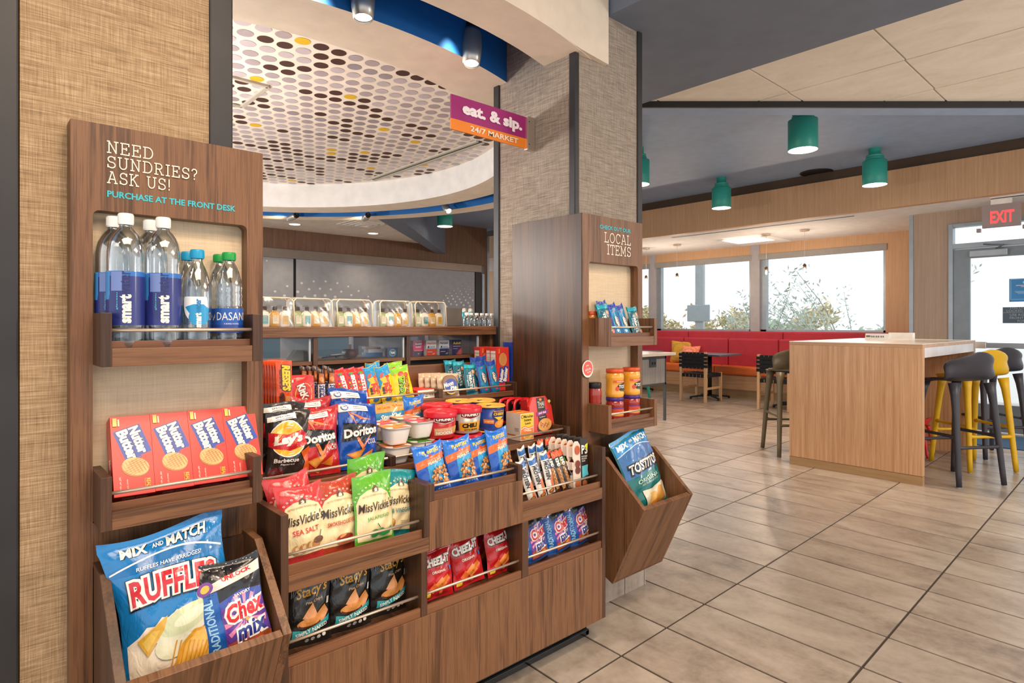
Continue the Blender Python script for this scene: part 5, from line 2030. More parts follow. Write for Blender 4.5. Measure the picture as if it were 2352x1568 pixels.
for i in range(5):
    place(K, 1334 - i * 13.5, 1.580 + i * .024, .605 + .002 * i, 'cream blister protein pack, %s of five stacked at the right end of the tray' % ('frontmost', 'second', 'third', 'fourth', 'backmost')[i], 'snack pack', 'protein packs in the right tray', lean=6, roll=4, xoff=-.0)

# ---- level A --------------------------------------------------------------
stf = foil('foil_matte_black', '#17130f', .3)
st_art = [T_("Stacy's", .56, 1.10, .72, .27, '#e3a53a', 9, .02, .25), T_('Pita Chips', .60, .90, .40, .07, '#e3b988', 9, .01, .2),
          P_([(.34, .58), (.56, .88), (.70, .56), (.6, .46)], '#e39a5c'), P_([(.62, .60), (.86, .78), (.97, .62), (.78, .42)], '#d98f4a'), E_(.50, .48, .27, .10, '#d98a44', 6), E_(.50, .44, .25, .09, '#4a2a1a', 6), E_(.50, .495, .25, .085, '#dc9350', 6),
          P_([(.12, .20), (.40, .20), (.66, .30), (.95, .42), (.98, .55), (.7, .42), (.42, .33), (.14, .36)], '#2f97a0'), T_('SIMPLY NAKED', .55, .315, .72, .085, '#e8efe8', 12, .02)]
for i in range(4):
    st_art.append(E_(.46 + .12 * i, .10 + .02 * i, .045, .045, '#e8e2d8', 0, 8))
for i in range(3):
    st_art.append(P_([(.10 + .03 * i, 1.02 + .02 * i), (.12 + .05 * i, 1.18), (.128 + .05 * i, 1.18), (.108 + .03 * i, 1.02 + .02 * i)], '#cfcac2'))
st_art += [R_(.90, .78, .96, .92, '#e8e2d8'), T_('200', .46, .10, .06, .035, '#17130f', 5, .0)]
sb_ = pouch('pita_chip_bag', .130, .192, .045, stf, st_art, seed=51, wr=1.2, sq=.06)
K = Kit(sb_)
gk = 'pita chip bags on the bottom left shelf'
place(K, 707, 1.600, .379, 'black pita chip bag, leftmost on the bottom left shelf', 'chip bag', gk, lean=8, roll=2, yaw=-6, s=.98)
place(K, 803, 1.600, .379, 'black pita chip bag in the middle of the bottom left shelf', 'chip bag', gk, lean=8, roll=3, yaw=-3)
place(K, 893, 1.610, .379, 'black pita chip bag, rightmost on the bottom left shelf', 'chip bag', gk, lean=8, roll=3, yaw=2)
place(K, 748, 1.70, .380, 'black pita chip bag half hidden in the second row, left', 'chip bag', gk, lean=4, roll=2)
place(K, 868, 1.70, .382, 'black pita chip bag half hidden in the second row, right', 'chip bag', gk, lean=4, roll=2)
czf = foil('foil_cracker_red', '#c0181f')
cz = pouch('cracker_bag', .120, .160, .04, czf, [T_('CHEEZ-IT', .5, .98, .86, .25, '#3c0d10', 4, .09), T_('CHEEZ-IT', .49, .99, .84, .22, '#f3ece0', 4, .05), T_('ORIGINAL', .5, .72, .44, .07, '#f5e8dc', 4, .03),
            P_([(.18, .30), (.34, .44), (.46, .30), (.30, .16)], '#e0692a'), P_([(.36, .40), (.58, .56), (.76, .36), (.54, .20)], '#ee8a3c'), P_([(.6, .52), (.78, .60), (.88, .46), (.74, .38)], '#e67a30'), P_([(.5, .18), (.62, .22), (.62, .1), (.52, .08)], '#e0692a'),
            E_(.57, .38, .018, .018, '#a8461c'), R_(.06, .10, .22, .22, '#ecc52e'), R_(.86, .70, .93, .80, '#2a6fc0'),
            R_(.02, 1.25, .98, 1.262, '#f0e4d8')], seed=61, wr=1.3, sq=.05)
K = Kit(cz)
gk = 'cracker bags on the bottom middle shelf'
place(K, 1006, 1.590, .380, 'red cheese cracker bag, leftmost on the bottom middle shelf', 'snack bag', gk, lean=10, roll=1, yaw=-4, s=.97)
place(K, 1079, 1.600, .380, 'red cheese cracker bag in the middle of the bottom middle shelf', 'snack bag', gk, lean=10, roll=-5, yaw=-2, s=1.05)
place(K, 1151, 1.600, .380, 'red cheese cracker bag, rightmost on the bottom middle shelf', 'snack bag', gk, lean=9, roll=-1, yaw=0, s=1.02)
place(K, 1035, 1.695, .385, 'red cracker bag half hidden in the second row, left', 'snack bag', gk, lean=3, roll=2, s=1.05)
place(K, 1118, 1.695, .385, 'red cracker bag half hidden in the second row, right', 'snack bag', gk, lean=3, roll=-2, s=1.08)
cx = pouch('snack_mix_bag', .134, .184, .045, foil('foil_mix_blue', '#1d4486'), chex_art(False), seed=71, wr=1.2, sq=.06)
K = Kit(cx)
gk = 'snack mix bags on the bottom right shelf'
place(K, 1232, 1.595, .380, 'blue and black snack mix bag, leftmost on the bottom right shelf', 'snack bag', gk, lean=10, roll=-7, yaw=-2)
place(K, 1288, 1.600, .380, 'blue and black snack mix bag in the middle of the bottom right shelf', 'snack bag', gk, lean=10, roll=-9, yaw=-2)
place(K, 1338, 1.605, .380, 'blue and black snack mix bag, rightmost on the bottom right shelf', 'snack bag', gk, lean=10, roll=-11, yaw=-2)


# ---- level C right: cups, soups, noodles ---------------------------------
def cupm(lid):
    t = empty('fruit_cup')
    g = G()
    wm = paint('cup_white', '#efe6de', .35)

    def fn(u, v):
        a = 2 * PI * u
        e = 4.0
        c, s = math.cos(a), math.sin(a)
        k = (abs(c) ** e + abs(s) ** e) ** (-1 / e)
        prof = [(.0, 0), (.030, .001), (.035, .006), (.0375, .020), (.041, .046), (.0425, .054), (.046, .055), (.046, .0575), (.043, .058), (0, .058)]
        x = v * (len(prof) - 1)
        i = min(int(round(x)), len(prof) - 1)
        r, z = prof[i]
        if s < -.2 and .001 < z < .03:
            r *= 1 - .12 * (1 - z / .03)
        return (r * k * c, r * k * s, z)
    g.grid(fn, 32, 9, wm, closeu=True)
    g.out('cup', t)
    lm = paint('lid_' + lid.strip('#'), lid, .3, coat=.4)
    g = G()

    def fl_(u, v):
        a = 2 * PI * u
        c, s = math.cos(a), math.sin(a)
        k = (abs(c) ** 4 + abs(s) ** 4) ** (-.25)
        return (.0475 * v * k * c, .0475 * v * k * s, .0585 + .0012 * math.sin(a * 3) * v)
    g.grid(fl_, 32, 3, lm, closeu=True)
    o = g.out('lid', t, fix=False)
    printed([R_(.66, .62, .84, .82, '#e8ddc4')], lambda u, v, f: Vector(((u - .5) * .09, (v - .5) * .09, .0592 + f)), 1, .09, o, flat=True)
    return t


CO, CR, CG_ = Kit(cupm('#e8893c')), Kit(cupm('#d8403c')), Kit(cupm('#58b43c'))
cg = 'white fruit cups with coloured lids'
zc = .786
for K_, px, Y, z, lab in ((CO, 908, 1.775, zc + .063, 'white fruit cup with orange lid, top of the front left stack'), (CO, 908, 1.775, zc, 'white fruit cup with orange lid, bottom of the front left stack'),
                          (CR, 963, 1.80, zc + .068, 'white fruit cup with red lid, top of the front right stack'), (CG_, 963, 1.80, zc, 'white fruit cup with green lid, bottom of the front right stack'),
                          (CR, 879, 1.875, zc + .063, 'white fruit cup with red lid, top of the back left stack'), (CG_, 879, 1.875, zc, 'white fruit cup with green lid, bottom of the back left stack'),
                          (CO, 931, 1.90, zc + .068, 'white fruit cup with orange lid, top of the back right stack'), (CG_, 931, 1.90, zc, 'white fruit cup with green lid, bottom of the back right stack')):
    place(K_, px, Y, z, lab, 'fruit cup', cg)


def soup(name, body, lid, art, r0=.042, r1=.050, h=.085, lidh=.018):
    t = empty(name)
    G().lathe([(0, 0), (r0, 0), (r0 + .001, .003), (r1, h - lidh), (r1 * .98, h - lidh)], body, 32).out('cup', t)
    G().lathe([(r1 + .003, h - lidh), (r1 + .004, h - .004), (r1 + .001, h), (r1 - .006, h - .001), (r1 - .008, h - .004), (r1 - .03, h - .004), (r1 - .032, h - .002), (0, h - .002)], lid, 32).out('lid', t)
    round_label(t, lambda v: r0 + (r1 - r0) * v, 0.004, h - lidh - .002, art, 150, -108)
    return t


lidr = paint('lid_red_plastic', '#cf1f30', .25)
lidy = paint('lid_foil_orange', '#eba83a', .3, coat=.4)
chk = lambda: [P_([(.22, .42), (.5, .36), (.78, .42), (.78, .56), (.5, .63), (.22, .56)], WHT), P_([(.24, .43), (.5, .375), (.76, .43), (.76, .55), (.5, .615), (.24, .55)], '#7a1a1c'), T_("Campbell's", .5, .565, .3, .05, WHT, 0, .0, .2), T_('CHUNKY', .5, .485, .46, .09, WHT, 0, .06)]
s1 = soup('soup_cup', paint('cup_red', '#b51d24', .3), lidr, chk() + [P_([(.22, .06), (.8, .08), (.8, .28), (.22, .24)], '#e0a06a'), T_('CLASSIC CHICKEN', .48, .21, .46, .045, WHT, 3, .0), T_('NOODLE', .5, .13, .46, .08, WHT, 3, .04), E_(.84, .2, .09, .1, '#e8b86a'), P_([(.06, .52), (.1, .47), (.14, .52)], WHT)])
K = Kit(s1)
place(K, 1012, 1.79, .845, 'red soup cup CHUNKY with red lid, front of the middle shelf', 'soup cup', 'soup cups on the middle shelf', s=1.12)
place(K, 1012, 1.785, .786, 'red soup cup under the red CHUNKY one, nearly hidden by the peanut pouches', 'soup cup', 'soup cups on the middle shelf', s=(1.1, 1.1, .68))
place(K, 1004, 1.915, .85, 'red lidded soup cup behind the red CHUNKY cup', 'soup cup', 'soup cups on the middle shelf', s=1.12)
s2_ = soup('soup_cup', paint('cup_silver', '#b9b2ac', .3, .3), lidr, chk() + [P_([(.2, .03), (.84, .06), (.84, .30), (.2, .26)], '#e6a526'), T_('CHILI', .48, .19, .42, .12, '#17130f', 3, .06), T_('WITH BEANS', .52, .08, .4, .05, '#17130f', 3, .02), R_(.0, .05, .17, .32, '#3a1f1a')])
K = Kit(s2_)
place(K, 1070, 1.79, .850, 'silver soup cup CHUNKY CHILI with red lid', 'soup cup', 'soup cups on the middle shelf', s=1.12)
place(K, 1070, 1.785, .786, 'silver soup cup with red lid beneath the CHILI cup', 'soup cup', 'soup cups on the middle shelf', s=(1.12, 1.12, .72))
mc = soup('macaroni_cup', paint('cup_navy', '#1f3f92', .3), lidy, [E_(.62, .42, .22, .20, '#17307a'), T_('KRAFT', .62, .62, .16, .05, WHT, 0, .02), T_('MACARONI &', .62, .52, .34, .05, '#eba83a', 0, .02), T_('CHEESE', .62, .44, .36, .075, '#f2c22e', 0, .04), P_([(.46, .36), (.78, .36), (.62, .24)], '#f2c22e'), E_(.68, .16, .2, .12, '#e8892c', 10), E_(.68, .18, .12, .07, '#f0a850', 10),
           P_([(.16, .18), (.46, .16), (.46, .28), (.16, .30)], '#e8802c'), T_('original', .31, .23, .24, .05, '#f8ead2', -2, .01)], lidh=.006)
printed([E_(.35, .42, .13, .07, '#2a3f7a'), E_(.35, .42, .07, .035, '#e9dcc0'), E_(.75, .6, .10, .05, '#b87a2a')], lambda u, v, f: Vector(((u - .5) * .09, (v - .5) * .09, .0835 + f)), 1, .09, mc, 'lid_print', flat=True)
K = Kit(mc)
mg = 'macaroni cups on the middle shelf'
place(K, 1126, 1.80, .845, 'navy macaroni and cheese cup with yellow lid, at the front', 'macaroni cup', mg, s=1.1)
place(K, 1124, 1.795, .786, 'macaroni cup beneath the front one, its yellow rim showing', 'macaroni cup', mg, s=(1.08, 1.08, .69))
place(K, 1105, 1.915, .850, 'navy macaroni cup with yellow lid in the back row, right', 'macaroni cup', mg, s=1.1)
place(K, 1056, 1.955, .850, 'navy macaroni cup with yellow lid in the back row, behind the soup cups', 'macaroni cup', mg, s=1.1)
ORG = '#e5823a'
ma = carton('noodle_box', .072, .108, .085, paint('carton_cream', '#e9d3bb', .5), [R_(0, 0, 1, 1.5, '#e9e0d2'), R_(.03, .62, .97, 1.47, '#f2c628'), P_([(.03, .05), (.97, .05), (.97, .78), (.6, .70), (.3, .82), (.03, .72)], ORG), P_([(.03, .62), (.3, .72), (.6, .60), (.97, .68), (.97, .71), (.6, .64), (.3, .76), (.03, .66)], WHT),
            E_(.14, 1.32, .1, .1, '#33302a'), E_(.14, 1.32, .07, .07, '#f2c628'), T_('Maruchan', .60, 1.32, .70, .16, '#22201c', 0, .02), T_('Instant', .54, 1.13, .54, .15, '#22201c', 0, .02), T_('Lunch', .54, .94, .42, .13, '#22201c', 0, .02), T_('Chicken', .52, .56, .56, .12, WHT, -6, .03), E_(.55, .2, .34, .16, '#f0c060'), E_(.5, .22, .2, .08, '#d99a3c')],
            side=[R_(0, 0, 1, 1.27, '#e6d2bf'), R_(.1, .2, .7, .26, '#c8603a'), R_(.6, .5, .9, .52, '#6a5a50'), R_(.6, .56, .9, .58, '#6a5a50'), R_(.62, .44, .9, .46, '#6a5a50')], top=[R_(0, 0, 1, 1.18, ORG), R_(.1, .3, .6, .5, '#f0c060'), R_(.2, .7, .8, .78, '#8a3a1a')])
K = Kit(ma)
place(K, 1194, 1.80, .786, 'orange and yellow instant noodle box standing on the middle shelf', 'noodle box', lean=0)
# red noodle tray box
th = empty('noodle_tray')
oct_ = [(-.062, .02), (-.05, 0), (.05, 0), (.065, .03), (.062, .105), (.035, .145), (-.035, .145), (-.058, .11)]
G().prism(oct_, 'y', -.006, .006, paint('tray_red', '#d23428', .3, coat=.3)).out('front_card', th, bev=.001)
G().box(-.055, .052, .006, .045, .005, .14, paint('tray_red_deep', '#b3221f', .4)).out('box_body', th, bev=.002)
S = lambda u, v, f: Vector(((u - .5) * .125, -.006 - f, v * .145))
printed([P_([(.36, .62), (.70, .62), (.70, 1.12), (.36, 1.12)], '#221715'), P_([(.36, .1), (.78, .02), (.70, .62), (.36, .62)], '#221715'), E_(.53, 1.06, .06, .04, '#e08a2c'), T_('THAI', .53, .93, .28, .14, WHT, 0, .0), T_('KITCHEN', .53, .82, .24, .04, WHT, 0, .01), P_([(.30, .68), (.80, .74), (.80, .62), (.30, .56)], '#8a2580'),
         T_('pad thai', .55, .65, .32, .085, WHT, 4, .02), T_('rice noodle cart', .53, .53, .26, .04, WHT, 3, .01), E_(.60, .22, .34, .20, '#3a1c14', 8), E_(.60, .28, .30, .19, '#e0a254', 8), E_(.90, .98, .06, .05, '#cfd07a')] +
        [E_(.42 + .045 * (i % 8), .22 + .05 * (i // 8), .03, .016, ('#c9783a', '#efc07c', '#b5622c')[i % 3], 40 * i, 8) for i in range(26)], S, 1.16, .125, th, flat=True)
K = Kit(th)
K((XonY(1246, 1.80), 1.80, .789), (-R(10), R(0), R(0)), 'red noodle tray box printed THAI pad thai at the right end of the middle shelf', 'noodle tray', scale=1.08)
ct = empty('rice_tray')


def rim(u, v):
    a = 2 * PI * u
    c, s = math.cos(a), math.sin(a)
    k = (abs(c) ** 4 + abs(s) ** 4) ** (-.25)
    ph = 2 * PI * v
    return ((.055 + .006 * math.cos(ph)) * k * c, .006 * math.sin(ph), .055 + (.050 + .006 * math.cos(ph)) * k * s)


G().grid(rim, 28, 8, paint('rim_red', '#c81a26', .25, coat=.3), closeu=True).out('rim', ct)
G().box(-.048, .048, -.003, .006, .012, .098, paint('film_black', '#1d1214', .35)).out('film', ct, bev=.003)
printed([T_('CHI', .45, .52, .5, .26, WHT, 0, .04), P_([(.2, .8), (.7, .84), (.7, .94), (.2, .92)], '#c9222c')], lambda u, v, f: Vector(((u - .5) * .09, -.003 - f, .012 + v * .086)), .95, .09, ct, flat=True)
K = Kit(ct)
for i in range(4):
    place(K, 1170 + i * 17.0, 1.955 - i * .028, .822 - .0 * i, 'red rimmed black food tray standing on edge behind the noodle box, %s of four' % ('leftmost', 'second', 'third', 'rightmost')[i], 'food tray', 'red food trays', lean=5, yaw=4, s=1.0)

# ---- level D: candy -------------------------------------------------------
zd = .943
rz = pouch('candy_pack', .055, .178, .010, foil('foil_orange', '#e2521b'), [T_('REESE\'S', .64, 2.15, 1.75, .66, '#5a2a12', -90, .14, .2), T_('REESE\'S', .64, 2.15, 1.65, .54, '#f4d31f', -90, .06, .2), T_('PEANUT BUTTER CUPS', .26, 2.1, 1.2, .11, '#3a1a10', -90, .03), E_(.34, .85, .17, .42, '#4a2012'), P_([(.55, .5), (.85, .5), (.85, 1.0), (.55, 1.05)], '#c98a4a'), E_(.3, .28, .16, .12, WHT)], seed=81, wr=.3, sl=.03, sq=.01, nu=8, nv=18)
K = Kit(rz)
for i in range(6):
    place(K, 654 - i * 6.5, 2.09 + i * .018, zd, 'orange peanut butter candy pack, %s of six standing at the left' % ('frontmost', 'second', 'third', 'fourth', 'fifth', 'backmost')[i], 'candy pack', 'orange candy packs', lean=5, roll=0, yaw=-6)
kk = pouch('candy_pack', .092, .122, .012, foil('foil_wafer_red', '#d4271f'), [E_(.58, .62, .34, .44, '#eeb23a', -10), E_(.58, .62, .31, .41, '#d4271f', -10), T_('KitKat', .58, .62, .86, .36, '#8c1414', -72, .10), T_('KitKat', .58, .62, .82, .31, WHT, -72, .04), P_([(.04, .42), (.34, .26), (.42, .14), (.1, .12)], '#8a4a22'), R_(.08, 1.1, .2, 1.2, WHT)], seed=82, wr=.5, sl=.05, sq=.01)
K = Kit(kk)
for i in range(3):
    place(K, 694 - i * 5, 2.09 + i * .02, zd, 'red wafer candy pack, %s of three beside the orange packs' % ('frontmost', 'middle', 'backmost')[i], 'candy pack', 'red wafer packs', lean=5, roll=-1, yaw=-4)
sk = pouch('candy_bar', .030, .145, .018, foil('foil_choc', '#3a1a12'), [R_(.05, .3, .95, 2.9, '#e9e4e6'), T_('SNICKERS', .5, 1.6, 2.4, .66, '#28357e', 90, .05, .15), P_([(.1, 3.0), (.9, 3.0), (.8, 4.2), (.2, 4.2)], '#b0622c'), E_(.5, 3.5, .3, .3, '#d98f4a')], seed=83, wr=.8, sl=.04, sq=.02, nu=8, nv=18)
K = Kit(sk)
for i, (px, Y) in enumerate(((739, 2.10), (763, 2.10), (728, 2.15), (752, 2.15), (715, 2.17), (700, 2.18))):
    place(K, px, Y, zd + (.006 if i > 1 else 0), 'brown chocolate bar standing on end, %s' % ('front left of the pair', 'front right of the pair', 'second row left', 'second row right', 'third row, behind the wafer packs', 'back row, furthest left')[i], 'candy bar', 'chocolate bars on end', lean=4, yaw=-4)
ski = pouch('candy_bag', .052, .145, .016, foil('foil_candy_red', '#cf2a2c'), [T_('SKITTLES', .64, 1.35, 1.8, .36, WHT, -90, .06), E_(.55, 2.38, .2, .1, '#4c9a34'), E_(.4, 2.3, .1, .08, '#7a3a90')] + [E_(.28 + .05 * (i % 2), .4 + .22 * i, .07, .07, ('#f2a02e', '#5aa83c', '#e8c62e', '#7a3a90')[i % 4], 0, 8) for i in range(8)], seed=84, wr=.6, sl=.05, sq=.02, nu=10, nv=20)
K = Kit(ski)
for i, (px, ro) in enumerate(((799, -13), (820, -10), (838, -7))):
    place(K, px, 2.085, zd, 'red fruit candy bag, %s of three tilted bags' % ('leftmost', 'middle', 'rightmost')[i], 'candy bag', 'red fruit candy bags', lean=9, roll=ro)
sf = pouch('candy_bag', .066, .150, .02, foil('foil_candy_yellow', '#eec51c'), [P_([(.02, 1.5), (.98, 1.7), (.98, 2.25), (.02, 2.25)], '#1c8fc8'), P_([(.02, .9), (.25, 1.3), (.1, 1.6), (.02, 1.6)], '#1c8fc8'), T_('Swedish', .66, 1.1, 1.1, .28, '#d4322c', -90, .05), T_('Fish', .38, .9, .6, .26, '#d4322c', -90, .05), T_('MINI', .2, .8, .4, .14, '#2a2a33', -90, .05), E_(.3, 1.7, .18, .09, '#e2564e', 40), E_(.4, .25, .2, .12, '#2a6fb0', 0)], seed=85, wr=.9, sl=.05, sq=.03, nu=10, nv=20)
K = Kit(sf)
place(K, 869, 2.085, zd, 'yellow and blue gummy candy bag, left of two', 'candy bag', 'yellow gummy bags', lean=9, roll=-11)
place(K, 897, 2.075, zd, 'yellow and blue gummy candy bag, right of two at the front', 'candy bag', 'yellow gummy bags', lean=10, roll=-11)
place(K, 862, 2.15, zd + .006, 'yellow and blue gummy candy bag in the back row', 'candy bag', 'yellow gummy bags', lean=4, roll=-3)
sp = pouch('candy_bag', .086, .140, .02, foil('foil_sour_yellow', '#e8d21a'), [P_([(.02, 1.3), (.98, 1.36), (.98, 1.62), (.02, 1.62)], '#7cc22c'), T_('SOUR', .40, .72, .95, .30, '#1b1b10', -278, .13), T_('SOUR', .40, .72, .90, .24, '#8ed024', -278, .04), T_('PATCH', .72, .76, .90, .22, '#1b1b10', -278, .11), T_('PATCH', .72, .76, .86, .18, '#e8892c', -278, .04), E_(.5, 1.28, .16, .1, '#e2463c'), E_(.78, 1.2, .12, .1, '#e2563c'), E_(.2, 1.3, .08, .06, '#f0a02e')], seed=86, wr=.9, sl=.05, sq=.04)
K = Kit(sp)
place(K, 932, 2.080, zd, 'yellow and lime sour candy bag at the front', 'candy bag', 'sour candy bags', lean=10, roll=-9)
place(K, 908, 2.15, zd + .012, 'yellow and lime sour candy bag standing behind the front one', 'candy bag', 'sour candy bags', lean=4, roll=-3)
tn = carton('mint_tin', .080, .036, .016, paint('tin_red', '#d2322f', .3, .2), [R_(.05, .04, .95, .42, '#f1e6d6'), T_('ALTOIDS', .5, .26, .76, .15, '#33302c', 0, .02), E_(.5, .12, .08, .03, '#5a9a6a')], bev=.003)
K = Kit(tn)
for i in range(6):
    place(K, 977 - i * 5.5, 2.075 + i * .019, zd, 'red and cream mint tin standing on edge, %s of six' % ('frontmost', 'second', 'third', 'fourth', 'fifth', 'backmost')[i], 'mint tin', 'mint tins in a row', lean=6, s=(1.1, 1, 1.1))
mp = empty('cookie_pie')
pouch('wrapper', .108, .098, .03, foil('foil_wrapper_beige', '#c9ae90'), None, seed=87, wr=1.0, sl=.06).parent = mp
G().lathe([(0, -.010), (.030, -.010), (.038, -.004), (.038, .004), (.030, .010), (0, .010)], paint('chocolate_cookie', '#5a3a24', .6), 24, T=Matrix.Translation((0, 0, .046)) @ Matrix.Rotation(R(90), 4, 'X')).out('cookie', mp)
S = lambda u, v, f: Vector(((u - .5) * .09, -.0165 - f, .005 + v * .085))
printed([E_(.5, .62, .42, .34, '#5a3a24'), E_(.5, .66, .36, .27, '#8a6444'), E_(.56, .40, .38, .36, '#e8c13a'), E_(.56, .44, .36, .33, '#2546a6'), T_('Moon', .42, .52, .56, .22, WHT, 14, .04, .2), T_('Pie', .68, .34, .36, .2, WHT, 14, .04, .2)], S, .94, .09, mp, flat=True)
K = Kit(mp)
for i in range(4):
    place(K, 1030 - i * 14, 2.080 + i * .024, zd, 'wrapped chocolate marshmallow pie with blue moon label, %s of four' % ('frontmost', 'second', 'third', 'backmost')[i], 'snack pie', 'wrapped chocolate pies', lean=7, yaw=-3, s=1.0)
rk = pouch('crisp_treat_bag', .062, .135, .02, foil('foil_teal', '#12869c'), [P_([(.04, .1), (.96, .1), (.96, 1.8), (.04, 1.8)], '#0f6276'), T_('TREATS', .40, 1.0, 1.25, .22, WHT, -90, .05), T_('RICE KRISPIES', .66, 1.05, 1.3, .13, '#f2d7c8', -90, .04), T_('Original', .18, 1.0, .8, .13, '#d8ecef', -90, .02), E_(.76, 1.55, .12, .12, '#e89a6a'), E_(.8, .35, .14, .16, '#e89a6a'), R_(.04, 1.85, .96, 2.1, '#25a8bc')], seed=88, wr=1.2, sl=.06, sq=.03, nu=10, nv=20)
KRK = Kit(rk)
place(KRK, 1085, 2.075, zd, 'teal crispy rice treat bag at the front, right of the moon pies', 'snack bag', 'teal treat bags', lean=9, roll=-3)
place(KRK, 1062, 2.13, zd + .012, 'teal crispy rice treat bag in the second row', 'snack bag', 'teal treat bags', lean=5, roll=-8)
place(KRK, 1044, 2.17, zd + .016, 'teal crispy rice treat bag in the back row, its top peeking over the pies', 'snack bag', 'teal treat bags', lean=4, roll=-10)
orr = pouch('sandwich_cookie_pack', .052, .145, .016, foil('foil_cookie_blue', '#1186b8'), [P_([(.02, 2.3), (.98, 2.4), (.98, 2.8), (.02, 2.8)], '#2340a6'), P_([(.02, .1), (.12, .1), (.12, 2.4), (.02, 2.4)], '#2340a6'), E_(.56, 1.3, .28, .46, '#2a1a14', 10), E_(.56, 1.3, .20, .36, '#efe9e2', 10), E_(.56, 1.3, .15, .30, '#2a1a14', 10), T_('OREO', .5, 1.3, .9, .22, WHT, -80, .05), P_([(.4, .2), (.75, .22), (.55, .4)], '#e8547a'), P_([(.3, 2.1), (.55, 2.16), (.5, 2.3)], '#e8547a')], seed=89, wr=.9, sl=.05, sq=.02, nu=10, nv=20)
KOR = Kit(orr)
place(KOR, 1115, 2.085, zd, 'blue sandwich cookie pack, left of the front pair', 'cookie pack', 'blue cookie packs', lean=8, roll=-7)
place(KOR, 1139, 2.085, zd, 'blue sandwich cookie pack, right of the front pair', 'cookie pack', 'blue cookie packs', lean=8, roll=-7)
place(KOR, 1095, 2.15, zd + .014, 'blue sandwich cookie pack in the back row, left', 'cookie pack', 'blue cookie packs', lean=3, roll=-3)
place(KOR, 1110, 2.17, zd + .016, 'blue sandwich cookie pack in the back row, right', 'cookie pack', 'blue cookie packs', lean=3, roll=-3)
A_ = .2 / .075
nb2 = carton('cookie_box', .075, .20, .046, cart, [R_(0, 0, 1, A_, RB), E_(.5, 1.9, .33, .42, '#b0662e'), E_(.52, 1.92, .31, .40, '#dc9a58')] + [Q_(.52, 1.62 + .1 * i, .5 - abs(i - 3) * .05, .02, '#b0662e', 20) for i in range(7)] +
             [Q_(.36, .95, .95, .36, '#2748a8', 80), Q_(.68, 1.0, 1.0, .36, '#2748a8', 80), T_('Nutter', .36, .95, .82, .28, '#f5efdf', 80, .06), T_('Butter', .68, 1.0, .88, .28, '#f5efdf', 80, .06), T_('REAL', .8, .3, .3, .12, '#e9b33d', 90, .03), T_('REAL', .2, 2.45, .3, .1, '#e9b33d', 90, .03)],
             side=[R_(0, 0, 1, 4.3, RB), R_(.12, 2.6, .88, 4.0, '#f0e2d4'), R_(.12, 3.7, .88, 3.74, '#33415e'), R_(.2, 3.3, .8, 3.32, '#8a6a5e'), R_(.2, 3.1, .8, 3.12, '#8a6a5e'), R_(.2, 2.9, .8, 2.92, '#8a6a5e')])
K = Kit(nb2)
for i, (px, Y) in enumerate(((1149, 2.115), (1137, 2.165), (1110, 2.20))):
    place(K, px, Y + (.02 if i == 2 else 0), zd, 'upright red cookie box with cookie picture at the right end, %s' % ('frontmost', 'second in line', 'backmost')[i], 'cookie box', 'upright red cookie boxes', lean=2 if i == 0 else 0, s=(1, .95, .99))
ob2 = carton('cookie_box', .040, .215, .060, paint('carton_blue', '#1b3f9c', .3, coat=.3), [R_(0, 0, 1, 5.4, '#1b3f9c'), T_('OREO', .5, 3.0, 1.6, .5, WHT, -90, .06), E_(.5, 1.2, .4, .6, '#2a1a14'), R_(.2, 4.8, .8, 5.1, '#dfe6f2')])
K = Kit(ob2)
place(K, 1172, 2.15, zd + .004, 'tall blue sandwich cookie box against the centre display', 'cookie box')

# ---- level E bays ----------------------------------------------------------
ze = 1.1035
meds = [('#c81f5a', [R_(0, .62, 1, 1.3, '#c81f5a'), R_(.02, .02, .98, .5, '#2a2440'), E_(.5, .98, .36, .13, '#2a2440'), T_('Benadryl', .5, .98, .6, .15, WHT, 0, .03), T_('ALLERGY', .5, .74, .56, .10, WHT, 0, .02), R_(.08, .42, .92, .50, '#e8668a'), E_(.5, .2, .08, .05, '#e8668a')], 'pink and navy allergy medicine box in the right acrylic bay, leftmost'),
        ('#eae6e0', [R_(0, .0, 1, .55, '#e04a30'), T_('DayQuil', .5, 1.0, .86, .18, '#e04a30', 0, .03), E_(.2, .72, .08, .08, '#22303a'), T_('VapoCOOL', .6, .72, .5, .1, '#22303a', 0, .03), R_(.05, .58, .95, .64, '#4a9fd0'), R_(.1, .3, .6, .33, WHT), E_(.7, .15, .16, .05, '#f0a08a', 20)], 'white and red daytime medicine box, second in the right acrylic bay'),
        ('#e6e4e2', [R_(0, .0, 1, .55, '#2f2350'), T_('NyQuil', .45, 1.0, .76, .18, '#26303a', 0, .03), E_(.2, .72, .08, .08, '#22303a'), T_('VapoCOOL', .6, .72, .5, .1, '#22303a', 0, .03), R_(.05, .58, .95, .64, '#2f7fc0'), R_(.1, .3, .6, .33, WHT), E_(.75, .15, .14, .05, '#6ac0a0', 20)], 'white and purple nighttime medicine box, third in the right acrylic bay'),
        ('#23305e', [T_('Advil', .5, .98, .80, .22, '#f2d63a', 0, .03), R_(.1, .7, .9, .73, WHT), P_([(.4, .02), (.98, .02), (.98, .6)], '#d8463c'), R_(.08, .5, .6, .53, '#c9d0e6')], 'navy and yellow pain relief box, rightmost in the acrylic bay')]
for (col, art, lab), px in zip(meds, (958, 988, 1017.5, 1046)):
    K = Kit(carton('medicine_box', .054, .068, .02, paint('med_' + col.strip('#'), col, .4), art))
    place(K, px, 2.325, ze, lab, 'medicine box', 'medicine boxes in the acrylic bay', s=1.03)
